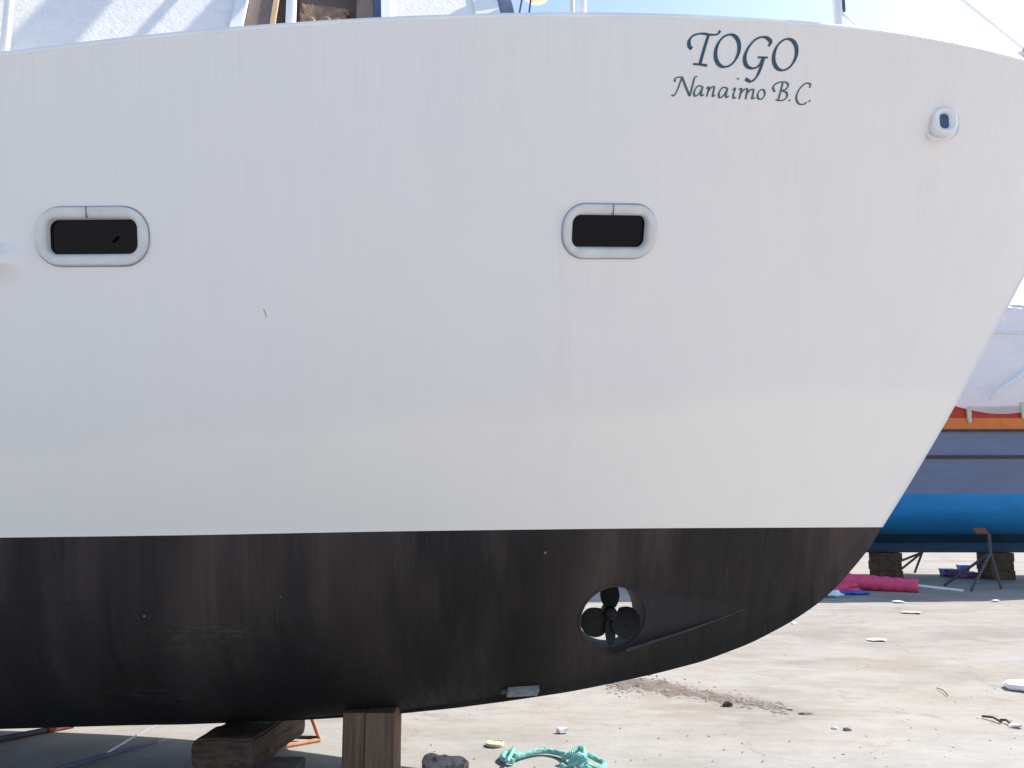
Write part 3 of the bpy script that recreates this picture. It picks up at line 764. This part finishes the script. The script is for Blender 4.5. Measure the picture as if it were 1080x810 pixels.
# ------------------------------------------------------------------ deckhouse (sides lean in and taper towards the bow)
WN = Vector((0.20, -1, 0.68)).normalized()
WP = atY(515, 20, 4.75)                               # front near corner, at deck height
wu = Vector((-1, -0.20, 0)).normalized()              # along the wall, aft
wv = WN.cross(wu); wv = wv if wv.z > 0 else -wv; wv.normalize()
def wall_pt(x, y):                                    # the wall plane, read at a photo position
    r = ray(x, y); k = (WP - Vector((0, 0, HC))).dot(WN) / r.dot(WN); return Vector((0, 0, HC)) + r * k
def wc(p): d = p - WP; return d.dot(wu), d.dot(wv)
def wpanel(name, mat, x0, x1, lo=-0.90, hi=1.4, out=0.0, th=0.03, parent=boat):
    u0 = wc(wall_pt(x0, 15))[0] if x0 is not None else 0; u1 = wc(wall_pt(x1, 15))[0]
    return MB().prism([(u0, lo), (u1, lo), (u1, hi), (u0, hi)], -th, WP + WN * out, wu, wv, WN).build(name, mat, parent)
LWALL = -6.0
wpanel("cabin_wall", M['cabin'], 501, 412)
wpanel("cabin_wall", M['cabin'], 248, -260)
for x0, x1, o_ in ((258, 246, 0.02), (412, 402, 0.02)): wpanel("door_post", M['white'], x0, x1, out=o_, th=0.07)
# doorway contents
dw = wpanel("wood_door", M['door'], 286, 259, out=-0.03, th=0.03, parent=boat)
wpanel("trim", M['lightwood'], 290.5, 285.5, out=-0.012, th=0.04, parent=dw)
wpanel("inner_post", M['door'], 394, 376, out=-0.02, th=0.05)
wpanel("navy_trim", M['navy'], 402, 394.5, out=-0.02, th=0.05)
wpanel("inner_wall", M['interior'], 402, 258, out=-0.55, th=0.03)
# wicker chair back hanging in the doorway: stuffed arcs and a lattice
wkp = wpanel("wicker_screen", M['interior'], 376, 312, out=-0.12, th=0.02)
uA = wc(wall_pt(374, 15))[0]; uB = wc(wall_pt(314, 15))[0]
def wp(u, v, o=-0.09): return WP + WN * o + wu * u + wv * v
v0 = wc(wall_pt(345, 27))[1]
for i in range(-9, 22):
    for dr in (-1, 1):
        uu = uA + (uB - uA) * (i / 12); pts = []
        for k in range(17):
            q = k / 16; u = uu + dr * (q - 0.5) * 0.5
            if min(uA, uB) + 0.03 <= u <= max(uA, uB): pts.append(wp(u, v0 - 0.1 + q * 0.5, -0.09 + 0.004 * dr))
        if len(pts) > 1: MB().tube(pts, 0.010, 6).build("wicker_strand", M['wicker'], wkp, True)
for cu, cv, rr in ((0.20, 0.09, 0.034), (0.42, 0.06, 0.030), (0.62, 0.10, 0.036), (0.30, 0.15, 0.034), (0.84, 0.06, 0.030), (0.52, 0.16, 0.034), (0.80, 0.14, 0.034)):
    u = uA + (uB - uA) * cu; MB().blob(wp(u, v0 + cv, -0.06), (rr, 0.025, rr), int(cu * 100), 0.06, 3).build("wicker_boss", M['wicker'], wkp, True)
# forward face of the deckhouse, in the sun
wpanel("corner_post", M['white'], 526, 501, out=0.012, th=0.08)
base_ = WP + wu * wc(wall_pt(526, 15))[0]; v = []
for q in (base_, base_ + Vector((-0.15, 1.8, 0))): v.append(q - wv * 0.75); v.append(q + wv * 1.4)
MB().add(v, [(0, 2, 3, 1)]).build("cabin_front", M['white'], boat)
for vv in (1.4,):
    P_ = [WP + wu * 0.0 + wv * vv, WP + wu * 4.0 + wv * vv, WP + wu * 4.0 + wv * vv + Vector((0, 1.9, 0)), WP + wv * vv + Vector((0, 1.6, 0))]
    P_ = [q + Vector((0, 0, 0.01)) for q in P_]
    MB().add(P_ + [q + Vector((0, 0, 0.06)) for q in P_], [(0, 1, 2, 3), (4, 7, 6, 5), (0, 4, 5, 1), (1, 5, 6, 2), (2, 6, 7, 3), (3, 7, 4, 0)]).build("cabin_roof", M['white'], boat)
# unseen rods added above the frame only to stripe the wall with shadow
for (x, y, r, t) in ((64, 22, 0.045, 1.9), (163, 20, 0.010, 1.0), (236, 14, 0.010, 0.9), (222, 18, 0.022, 1.5)):
    P0 = wall_pt(x, y); w_ = (wall_pt(x + 20, y - 22) - P0).normalized(); c0 = P0 + SUNV * t
    dr = (w_ - SUNV * w_.dot(SUNV)); dr.normalize(); dr = Vector((dr.x, dr.y, dr.z))
    MB().tube([c0 - dr * 0.45, c0 + dr * 0.45], r, 10).build("shadow_rod", M['white'], boat, True)
# small fittings forward of the deckhouse
a = atY(528, -6, 4.9); b = atY(541, 24, 4.9)
MB().box((a + b) / 2 + Vector((0, 0, -0.02)), (0.085, 0.05, 0.36), Matrix.Rotation(radians(-12), 3, 'Y'), 0.01).build("instrument_box", M['bluepole'], boat)
for x0, x1 in ((551, 546), (560, 557)):
    MB().tube([atY(x0 + 2, -30, 4.85), atY(x0, -4, 4.85), atY(x1, 24, 4.85)], 0.006, 6).build("shroud", M['darksteel'], boat, True)
bl = atY(566, -7, 4.9); MB().blob(bl, (0.085, 0.07, 0.07), 3, 0.03, 3).build("fender", M['cream'], boat, True)

# ================================================================== BLOCKING UNDER THE BOAT
Z3 = Vector((0, 0, 1)); X3 = Vector((1, 0, 0)); Y3 = Vector((0, 1, 0))
def rough(o, cut, amp):
    from mathutils import noise as mn
    bm = bmesh.new(); bm.from_mesh(o.data)
    for _ in range(4):
        es = [e for e in bm.edges if e.calc_length() > cut]
        if not es: break
        bmesh.ops.subdivide_edges(bm, edges=es, cuts=1, use_grid_fill=True)
    for v in bm.verts:
        q = v.co * 7; v.co += Vector((mn.noise(q), mn.noise(q + Vector((9, 0, 0))), mn.noise(q + Vector((0, 9, 0))) * 0.6)) * amp
        q = v.co * 31; v.co += Vector((mn.noise(q), mn.noise(q + Vector((9, 0, 0))), 0)) * amp * 0.35
    bmesh.ops.triangulate(bm, faces=[f for f in bm.faces if len(f.verts) > 4])
    bm.to_mesh(o.data); bm.free()
def jag_poly(P, k, seed):
    r = random.Random(seed); return [(a + r.uniform(-k, k), b + r.uniform(-k, k)) for a, b in P]
# big chamfered timber, end grain towards the camera, running back to the right under the keel
py = 5.2
def px2(x, y, Y=py): q = atY(x, y, Y); return q.x, q.z
poly = [px2(203, 812), px2(202, 787), px2(206, 776), px2(228, 763), px2(250, 764), px2(268, 779), px2(270, 813)]
poly = [(a, min(0.268, max(0.004, b))) for a, b in poly]
tb = MB().prism(poly, 0.85, (0, py, 0), X3, Z3, Vector((0.10, 1, 0.0)).normalized()).build("timber_block", M['oldwood'])
bm = bmesh.new(); bm.from_mesh(tb.data); bmesh.ops.bevel(bm, geom=bm.edges[:], offset=0.012, segments=2, affect='EDGES'); bm.to_mesh(tb.data); bm.free()
rough(tb, 0.05, 0.018)
tag(tb, "thick dark timber with chamfered end lying under the keel at bottom left", "timber block")
b2 = MB().box((-1.385, 5.30, 0.045), (0.24, 0.42, 0.088), None, 0.012).build("timber_board", M['greywood'])
tag(b2, "low grey timber lying on the ground against the right side of the thick dark timber", "board")
# upright post
pt = atY(390, 780, 5.25)
PW = atY(419, 780, 5.25).x - atY(360, 780, 5.25).x
post = thing("timber_post", (pt.x, 5.25, 0), "upright brown timber prop of two planks under the keel, right of the thick block", "prop")
x0 = pt.x - PW / 2; hgt = 0.40
for k, (wa, wb, yo) in enumerate(((0.0, 0.40, 0.006), (0.405, 0.93, 0.0))):
    o_ = MB().box((x0 + PW * (wa + wb) / 2, 5.25 + 0.18 + yo, hgt / 2), (PW * (wb - wa) * 0.99, 0.36, hgt), None, 0.006, (1.0, 1)).build("plank", M['postwood'], post)

# jack stand behind the keel: an orange-painted frame
js = thing("jack_stand", tuple(atG(318, 796)), "bleached orange steel jack stand standing between the timber block and the post", "jack stand")
g0 = atG(337, 783); g1 = atG(262, 797); g2 = atG(300, 781)
ap = atG(300, 781) + Vector((-0.15, 0.1, 0.75))
MB().tube([g0 + Z3 * 0.015, g1 + Z3 * 0.015], 0.016, 8).build("base_bar", M['palerust'], js, True)
MB().tube([g0 + Z3 * 0.02, g0 + Vector((-0.10, 0.05, 0.22)), g0 + Vector((-0.32, 0.12, 0.75))], 0.014, 8).build("leg", M['palerust'], js, True)
MB().tube([g0 + Vector((0, 0, 0.03)), g0 + Vector((-0.55, 0.06, 0.03))], 0.013, 8).build("brace", M['darksteel'], js, True)
MB().tube([g1 + Z3 * 0.02, g0 + Vector((-0.32, 0.12, 0.75))], 0.014, 8).build("leg", M['palerust'], js, True)
# jack stand at far left: orange foot with a dark leg running down to the left
js2 = thing("jack_stand", tuple(atG(60, 772)), "dark steel jack stand with a rusty orange foot at the far left under the boat", "jack stand")
a = atG(76, 768); b = atG(50, 773); c_ = atG(-40, 792)
MB().tube([a + Z3 * 0.02, b + Z3 * 0.02], 0.03, 8).build("foot", M['rust'], js2, True)
MB().tube([b + Z3 * 0.02, c_ + Z3 * 0.03], 0.022, 8).build("leg", M['darksteel'], js2, True)
MB().tube([b + Z3 * 0.03, b + Vector((-0.5, 0.5, 0.75))], 0.022, 8).build("screw_leg", M['darksteel'], js2, True)
# rods lying on the ground
rod = MB().tube([atG(165, 784) + Z3 * 0.013, atG(70, 811) + Z3 * 0.013, atG(20, 827) + Z3 * 0.013], [0.013, 0.017, 0.017], 8).build("steel_rod", M['bluepole'], None, True)
tag(rod, "long dark blue steel rod lying on shaded ground left of the thick timber", "rod")
w1 = MB().tube([atG(228, 766) + Z3 * 0.005, atG(200, 774) + Z3 * 0.005, atG(165, 784) + Z3 * 0.006], 0.005, 6).build("wire", M['steel'], None, True)
tag(w1, "thin grey wire running from the blue rod up to the thick timber", "wire")
w2 = MB().tube([atG(172, 763) + Z3 * 0.006, atG(158, 769) + Z3 * 0.006, atG(135, 782) + Z3 * 0.006, atG(112, 798) + Z3 * 0.02], 0.009, 6).build("cord", M['steel'], None, True)
tag(w2, "pale slack cord curving over the ground and crossing the blue rod", "cord")

# ================================================================== SMALL THINGS ON THE GROUND
def place_blob(name, x, y, rpx, mat, label, cat, seed=1, jag=0.2, n=2, group=None):
    g_ = atG(x, y + rpx[1] * 0.6); k = g_.y / FPX; r = (rpx[0] * k, rpx[0] * k * 0.7, rpx[1] * k)
    o = MB().blob(g_ + Z3 * r[2] * 0.8, r, seed, jag, n).build(name, mat, None, False)
    return tag(o, label, cat, group)
# green rope
def twist_rope(mb, pts, r, turns):
    P = [Vector(p) for p in pts]; dens = []
    C = catmull([(p.x, p.y) for p in P], 14); H = catmull([(p.z, 0) for p in P], 14)
    Q = [Vector((a[0], a[1], b[0])) for a, b in zip(C, H)]
    for s3 in range(3):
        strand = []
        for i, q in enumerate(Q):
            d = (Q[min(i + 1, len(Q) - 1)] - Q[max(i - 1, 0)]).normalized(); u = d.cross(Z3).normalized(); v2 = u.cross(d)
            an = 2 * pi * (turns * i / len(Q) + s3 / 3); strand.append(q + (u * cos(an) + v2 * sin(an)) * r * 0.55)
        mb.tube(strand, r * 0.62, 6)
rp = MB()
def gz(x, y, z): q = atG(x, y, z); return (q.x, q.y, z)
twist_rope(rp, [gz(541, 803, .02), gz(532, 801, .02), gz(530, 797, .02), gz(537, 793, .02), gz(543, 797, .03), gz(552, 796, .02), gz(565, 793, .02), gz(578, 792, .02), gz(592, 795, .02), gz(604, 800, .03), gz(612, 806, .03), gz(622, 812, .02)], 0.017, 24)
twist_rope(rp, [gz(594, 800, .03), gz(602, 795, .06), gz(612, 789, .08), gz(616, 796, .09), gz(609, 803, .07), gz(601, 806, .05), gz(610, 797, .1), gz(618, 802, .07), gz(611, 809, .04)], 0.017, 16)
twist_rope(rp, [gz(612, 799, .03), gz(621, 797, .05), gz(630, 801, .03), gz(637, 805, .02), gz(632, 811, .02), gz(620, 808, .03), gz(608, 813, .02), gz(598, 811, .02), gz(592, 807, .02)], 0.016, 18)
twist_rope(rp, [gz(535, 803, .04), gz(539, 795, .05), gz(542, 789, .05)], 0.012, 5)
tag(rp.build("rope", M['rope'], None, True), "knotted green twisted rope lying on sunlit concrete at the bottom edge", "rope")
# lid
g_ = atG(522, 786); lid = thing("lid", tuple(g_), "round cream plastic lid lying flat just above the green rope", "lid")
MB().tube([g_ + Z3 * 0.002, g_ + Z3 * 0.012, g_ + Z3 * 0.016], [0.062, 0.062, 0.056], 24).build("disc", M['cream'], lid, True)
MB().tube([g_ + Vector((0.058 * cos(a), 0.058 * sin(a), 0.016)) for a in [2 * pi * k / 24 for k in range(25)]], 0.005, 6, cap=False).build("rim", M['cream'], lid, True)
# scorched stub, lying left to right
ga = atG(448, 812); gb = atG(492, 818)
mb = MB(); n_s = 9
P_ = [ga.lerp(gb, i / n_s) + Vector((0, 0, 0.05)) for i in range(n_s + 1)]
mb.tube(P_, [0.040, 0.05, 0.052, 0.050, 0.05, 0.051, 0.05, 0.052, 0.05, 0.038], 14)
for v_ in mb.v: v_ += Vector((random.uniform(-.004, .004), random.uniform(-.004, .004), random.uniform(-.005, .005)))
tag(mb.build("wood_stub", M['chunk'], None, False), "short burnt wooden stub with a rusty end, right of the timber prop", "wood stub")
place_blob("litter_scrap", 593, 771, (5, 3.5), M['litter'], "small crumpled white scrap on the concrete above the green rope", "scrap", 5, 0.5, 1)
place_blob("wood_scrap", 767, 744, (5, 3), M['darklitter'], "small dark brown chunk at the end of the gravel strip", "scrap", 6, 0.3)
place_blob("litter_scrap", 838, 657.5, (5, 2), M['turq'], "crumpled pale green scrap beside a twig below the black stem", "scrap", 7, 0.5, 1)
place_blob("litter_scrap", 925, 675, (10, 1.3), M['litter'], "flat white scrap on open ground right of the stem", "scrap", 8, 0.15)
place_blob("litter_scrap", 1072, 765.5, (7, 2.4), M['litter'], "white scrap by dark sticks at the right edge", "scrap", 9, 0.4, 1)
place_blob("litter_scrap", 880, 768, (4, 1.5), M['litter'], "tiny white scrap next to a dark chip, lower right middle", "scrap", 10, 0.4, 1)
place_blob("wood_scrap", 894, 769.5, (5, 1.6), M['darklitter'], "tiny dark chip beside a white scrap, lower right middle", "scrap", 11, 0.4, 1)
place_blob("litter_scrap", 851, 752, (8, 2.0), M['stone'], "small grey rubble lump between the gravel strip and the white scrap", "rubble", 12, 0.5, 1)
place_blob("litter_scrap", 876, 627.5, (11, 3.4), M['turq'], "crumpled turquoise and white plastic beside the pink roll", "plastic litter", 13, 0.5, 2)
for i, (a, b, l) in enumerate((((826, 655), (834, 656.5), "short dark twig beside the pale green scrap"), ((1036, 757), (1056, 763), "long dark stick near the right edge"), ((1055, 761), (1066, 765), "short dark stick touching the white scrap at the right edge"),
                               ((988, 727), (1000, 735), "thin twig alone on open ground left of the white slab"))):
    q = MB().tube([atG(*a) + Z3 * 0.012, (atG(*a) + atG(*b)) / 2 + Vector((0.02, 0.02, 0.02)), atG(*b) + Z3 * 0.012], 0.009 if i != 3 else 0.004, 6).build("twig", M['darklitter'], None, True); tag(q, l, "twig")
# white slab at right
a = atG(1063, 728); poly = [(0, 0), (0.03, 0.13), (0.12, 0.22), (0.55, 0.28), (0.9, 0.1), (0.85, -0.12), (0.4, -0.16), (0.12, -0.1)]
sl_ = MB().prism(poly, 0.045, a + Z3 * 0.006, X3, Y3, Z3).build("foam_slab", M['litter'])
bm = bmesh.new(); bm.from_mesh(sl_.data); bmesh.ops.bevel(bm, geom=bm.edges[:], offset=0.014, segments=3, affect='EDGES'); bm.to_mesh(sl_.data); bm.free()
tag(sl_, "thick white foam slab lying on the ground at the right edge", "foam slab")
# dirt streak with gravel (countless)
def on_strip(rnd):
    q = rnd.random(); x = 640 + 190 * q ** 1.3; y = 716 + (x - 640) * 0.175 + rnd.gauss(0, 6.5 - 3.6 * q); return x, y
rnd = random.Random(3); mb = MB(); mb2 = MB()
for i in range(1500):
    x, y = on_strip(rnd); g_ = atG(x, y); r = rnd.uniform(0.004, 0.016) * (1.6 if rnd.random() < 0.06 else 1)
    (mb2 if rnd.random() < 0.2 else mb).blob(g_ + Z3 * r * 0.3, (r * rnd.uniform(.8, 1.5), r, r * 0.7), i, 0.25, 1)
for i in range(260):
    x = rnd.uniform(430, 1080); y = rnd.uniform(640, 812); g_ = atG(x, y); r = rnd.uniform(0.002, 0.007)
    (mb2 if rnd.random() < 0.3 else mb).blob(g_ + Z3 * r * 0.2, (r * 1.3, r, r * 0.6), i, 0.3, 1)
o = mb.build("gravel", M['stone']); o["kind"] = "stuff"; o["label"] = "scattered grey gravel along a dirt streak on the concrete"; o["category"] = "gravel"
o = mb2.build("gravel", M['redstone']); o["kind"] = "stuff"; o["label"] = "pinkish stones mixed into the gravel streak"; o["category"] = "gravel"
# dirt film under the strip, as a low irregular mound
v = []; f = []; nn = 40
for i in range(nn + 1):
    q = i / nn; x = 636 + 200 * q; yc = 716 + (x - 640) * 0.175; hw = (14 - 10 * q) * (0.75 + 0.25 * sin(q * 23) + 0.12 * sin(q * 61)) * (min(1, q * 8 + .1)) * min(1, (1 - q) * 6 + 0.05)
    for k, (s2, h) in enumerate(((-1, -0.004), (-0.6, 0.007), (0, 0.012), (0.6, 0.007), (1, -0.004))):
        g_ = atG(x, yc + hw * s2 * (1 + 0.25 * sin(q * 47 + k))); v.append(g_ + Z3 * (h + 0.003))
for i in range(nn):
    for k in range(4): f.append((i * 5 + k, i * 5 + k + 1, i * 5 + k + 6, i * 5 + k + 5))
o = mobj("dirt_patch", v, f, M['dirt'], smooth=True); o["kind"] = "structure"

# ================================================================== THE FAR BLUE BOAT
FY = 20.0
far = thing("boat", (8, FY, 0), "grey and bright blue boat under white plastic wrap, propped in the background", "boat")
def fz(y, Y): return atY(1000, y, Y).z
def far_section(q):
    """closed-form half breadth and heights along the far hull, q from 0 (stern, hidden) to 1 (bow)"""
    full = (1 - max(0, (q - 0.5) / 0.5) ** 2.4) * (0.82 + 0.18 * sm(q / 0.2)); return full
HB = 2.0
yn = FY - HB                                          # near side
Z_keel = fz(583, FY - 0.2); Z_garb = fz(563, FY - 1.0); Z_wl = fz(521, yn + 0.1); Z_rub = fz(482, yn); Z_deck = fz(454, yn); Z_or = fz(441, yn); Z_red = fz(428, yn)
print("far z", Z_keel, Z_garb, Z_wl, Z_rub, Z_deck, Z_or, Z_red)
lev = [(0.04, Z_keel, 'k'), (0.06, Z_keel + 0.22, 'k'), (0.30, Z_garb - 0.02, 'k'), (0.72, Z_garb + 0.12, 'b'), (0.88, Z_garb + 0.35, 'b'), (0.955, Z_wl - 0.25, 'b'), (0.975, Z_wl, 'b'), (1.0, Z_rub, 'g'), (1.0, Z_deck, 'g'), (1.0, Z_or, 'o'), (1.0, Z_red, 'r')]
def fpt(q, hb, z, sgn):
    X = 4.5 + 13.0 * q; u = (z - Z_keel) / (Z_red - Z_keel)
    rake = 0.25 + 1.8 * u
    Xq = X + max(0, (q - 0.5) / 0.5) ** 2 * (rake - 1.8)
    rise = 0.35 * max(0, (q - 0.45) / 0.55) ** 2 * u
    return Vector((Xq, FY + sgn * (HB * hb * far_section(q) + 0.01), z + rise + (0.25 * max(0, (q - 0.8) / 0.2) ** 2 if u < 0.3 else 0)))
def far_band(name, rows, mat, out=0.0, parent=far):
    nq = 60; mb = MB()
    for sgn in (-1, 1):
        v = []; f = []
        for (hb, z) in rows:
            for i in range(nq + 1):
                q = fpt(i / nq, hb, z, sgn); q.y += sgn * out; v.append(q)
        for j in range(len(rows) - 1):
            for i in range(nq): f.append((j * (nq + 1) + i, j * (nq + 1) + i + 1, (j + 1) * (nq + 1) + i + 1, (j + 1) * (nq + 1) + i))
        mb.add(v, f)
    return mb.build(name, mat, parent, True)
L = [(h, z) for h, z, _ in lev]
far_band("keel", [(0.04, Z_keel - 0.0), (0.06, Z_keel + 0.22), (0.30, Z_garb - 0.02)], M['farkeel'])
far_band("bottom", L[2:7], M['farblue']); far_band("topside", L[6:9], M['fartop'])
far_band("rail", [(1.0, Z_deck + 0.02), (1.0, Z_or)], M['orange'], 0.02); far_band("bulwark", [(1.0, Z_or), (1.0, Z_red), (0.96, Z_red)], M['red'])
far_band("rubbing_strake", [(1.0, Z_rub - 0.035), (1.012, Z_rub - 0.03), (1.012, Z_rub + 0.03), (1.0, Z_rub + 0.035)], M['farrub'], 0.01)
far_band("rubbing_strake", [(1.0, Z_deck - 0.03), (1.012, Z_deck - 0.03), (1.012, Z_deck + 0.02), (1.0, Z_deck + 0.03)], M['farrub'], 0.015)
v = []; nq = 40                                       # deck and flat of the keel
for i in range(nq + 1): v += [fpt(i / nq, 0.98, Z_or, -1), fpt(i / nq, 0.98, Z_or, 1)]
MB().add(v, [(2 * i, 2 * i + 1, 2 * i + 3, 2 * i + 2) for i in range(nq)]).build("deck", M['fartop'], far)
v = []
for i in range(nq + 1): v += [fpt(i / nq, 0.04, Z_keel, -1), fpt(i / nq, 0.04, Z_keel, 1)]
MB().add(v, [(2 * i, 2 * i + 1, 2 * i + 3, 2 * i + 2) for i in range(nq)]).build("keel_shoe", M['farkeel'], far)
v = [fpt(0, h, z, -1) for h, z in L] + [fpt(0, h, z, 1) for h, z in L][::-1]
MB().add(v, [tuple(range(len(v)))]).build("transom", M['fartop'], far)
# scuppers / rail brackets
for x, y in ((1022, 437), (1079, 433)):
    q = atY(x, y, yn - 0.05); MB().box(q, (0.07, 0.06, 0.36), None, 0.02, (1.6, 1)).build("rail_bracket", M['cream'], far)
# wrapped cover: a tented film over the deck with a frame below
Z_top = atY(1060, 335, FY - 0.9).z
def wrap_pt(q, s):
    zr = Z_top + 0.12 * sin(q * 9); X = 4.7 + 11.3 * q
    prof = [(-1.03, Z_red - 0.11), (-1.01, Z_red + 0.55), (-0.99, Z_red + 1.15), (-0.93, Z_top - 0.12), (-0.85, Z_top), (0, zr + 0.14), (0.85, Z_top), (0.93, Z_top - 0.12), (0.99, Z_red + 1.15), (1.01, Z_red + 0.55), (1.03, Z_red - 0.11)]
    u = s * (len(prof) - 1); i = min(len(prof) - 2, int(u)); a, b = prof[i], prof[i + 1]; t = u - i
    h = a[0] + (b[0] - a[0]) * t; z = a[1] + (b[1] - a[1]) * t
    fold = 0.07 * sin(q * 55 + s * 3) * sin(q * 31 + s * 40) * (1 - abs(2 * s - 1)) + 0.03 * sin(q * 21 + s * 14) + 0.035 * abs(sin(q * 13 - s * 20))
    sag = -0.16 * abs(sin(q * pi * 5)) if s < 0.02 or s > 0.98 else 0
    return Vector((X, FY + HB * far_section(q * 0.92) * h + fold * (1 if h > 0 else -1), z + sag + 0.1 + fold * 0.4))
v = []; f = []; nq, ns = 110, 60
for i in range(nq + 1):
    for j in range(ns + 1): v.append(wrap_pt(i / nq, j / ns))
for i in range(nq):
    for j in range(ns): f.append((i * (ns + 1) + j, i * (ns + 1) + j + 1, (i + 1) * (ns + 1) + j + 1, (i + 1) * (ns + 1) + j))
for k in (0, nq): f.append(tuple(k * (ns + 1) + j for j in range(ns + 1)))
wr = MB().add(v, f).build("wrap_cover", M['wrap'], far, True)
for hz in (0.13,):                                     # taped seam and battens
    MB().tube([wrap_pt(i / 60, 0.235) + Vector((0, -0.03, 0)) for i in range(61)], 0.03, 6).build("seam_tape", M['litter'], wr, True)
for q in (0.08, 0.33, 0.58, 0.80):
    MB().tube([wrap_pt(q, s / 20) + Vector((0, -0.02, 0)) for s in range(0, 11)], 0.025, 6).build("batten", M['litter'], wr, True)
# diagonal gathered fold
MB().tube([atY(1044, 421, yn - 0.22), atY(1056, 409, yn - 0.2), atY(1068, 402, yn - 0.16), atY(1082, 390, yn - 0.1), atY(1110, 372, yn + 0.02)], [0.03, 0.06, 0.05, 0.07, 0.06], 8).build("fold", M['litter'], wr, True)

# keel blocks under the far boat
for i, (x0, x1, y1, l) in enumerate(((919, 945, 608, "dark timber keel block under the far blue boat, behind the pink roll"), (1034, 1061, 612, "dark timber keel block under the far blue boat, behind the tall jack stand"))):
    g_ = Vector((((x0 + x1) / 2 - CX) / FPX * 19.4, 19.6, 0)); wd = (x1 - x0) / FPX * 19.4; st_ = thing("keel_block", (g_.x, g_.y, 0), l, "keel block", "keel blocks under the far boat")
    H_ = Z_keel + 0.02; nb = 3
    for k in range(nb): MB().box((g_.x + 0.01 * (-1) ** k, 19.7, H_ * (k + 0.5) / nb), (wd * 0.9, 0.6, H_ / nb - 0.004), None, 0.006).build("timber", M['oldwood'], st_)
def farjack(x, y, topx, topy, spread, label, pad):
    g_ = atG(x, y); top = atY(topx, topy, g_.y + 0.75); t_o = thing("jack_stand", tuple(g_), label, "jack stand", "jack stands propping the far boat")
    MB().box(top, (0.26, 0.18, 0.045), Matrix.Rotation(radians(35), 3, 'X'), 0.02).build("pad", M['rust'] if pad else M['darksteel'], t_o)
    c_ = Vector((top.x, g_.y + 0.45, top.z - 0.05)); m2 = Vector((top.x, g_.y + 0.45, max(0.5, top.z - 0.42)))
    MB().tube([c_, m2], 0.035, 8).build("screw", M['darksteel'], t_o, True)
    for dx, dy in ((-spread * 0.25, 0), (spread, 0.35), (-spread * 0.2, 1.1)):
        MB().tube([m2, (g_.x + dx, g_.y + dy, 0.02)], 0.028, 8).build("leg", M['darksteel'], t_o, True)
farjack(1033, 624, 1034, 560, 0.62, "tall jack stand with rusty red pad near the far boat's second keel block", True)
farjack(950, 606, 966, 573, 0.5, "thin dark jack stand between the two keel blocks of the far boat", False)
# pink roll
a = atG(882, 622); b = atG(968, 625); a.y += 0.1
ax_ = (b - a).normalized(); roll = thing("sheeting_roll", tuple(a), "bright pink rolled plastic sheeting lying in the far boat's shadow", "roll")
mb = MB(); ns = 22; P_ = [a + ax_ * ((b - a).length * i / ns) + Z3 * (0.17 - 0.05 * i / ns) for i in range(ns + 1)]
mb.tube(P_, [0.16 - 0.035 * i / ns + 0.012 * sin(i * 1.9) for i in range(ns + 1)], 14)
mb.build("roll_sheet", M['pink'], roll, True)
MB().tube([P_[-2], P_[-1] + ax_ * 0.02], 0.135, 14).build("roll_end", M['pink'], roll, True)
MB().tube([b + Z3 * 0.13, atG(1016, 626) + Z3 * 0.05], 0.025, 8).build("core_pole", M['litter'], roll, True)
fp = MB().blob(atG(888, 624) + Z3 * 0.08, (0.42, 0.22, 0.09), 21, 0.3, 2).build("roll_flap", M['pink'], roll)
o = MB().blob(atG(900, 627.5) + Z3 * 0.04, (0.26, 0.10, 0.05), 22, 0.3, 2).build("blue_sack", M['blueplastic']); tag(o, "flattened blue plastic sack in front of the pink roll", "sack")
for x, y, s, l in ((1000, 608, 0.24, "lower left blue crate under the far boat, beside purple cloth"), (1016, 602, 0.2, "right blue crate under the far boat, beside purple cloth")):
    g_ = atG(x, y); o = MB(); o.box(g_ + Z3 * s * 0.36, (s * 1.1, s, s * 0.7), None, 0.01, (1.12, 1.12)).box(g_ + Z3 * s * 0.70, (s * 1.32, s * 1.2, s * 0.08), None, 0.005)
    tag(o.build("plastic_crate", M['blueplastic']), l, "crate")
o = MB().blob(atG(1016, 609) + Z3 * 0.07, (0.42, 0.25, 0.10), 23, 0.3, 2).build("cloth", M['purple']); tag(o, "crumpled purple cloth between blue crates under the far boat", "cloth")
o = MB().tube([atG(930, 592) + Z3 * 0.5, atG(1000, 592) + Z3 * 0.42, atG(1090, 593) + Z3 * 0.5], 0.02, 6).build("hose", M['darksteel'], None, True)
tag(o, "thin dark hose strung under the keel of the far boat", "hose")
rd = random.Random(11)
for i, (x, y, m_, l) in enumerate(((948, 635, 'litter', "pale flat scrap left of centre in the sunlit strip before the far boat's shadow"), (1050, 634, 'litter', "tiny white scrap at right in the sunlit strip before the far boat's shadow"), (961, 646, 'cream', "cream strip of litter on sunlit ground below the pink roll"))):
    place_blob("litter_scrap", x, y, ((7, 4, 14)[i], 1.3), M[m_], l, "scrap", 40 + i, 0.3, 1)
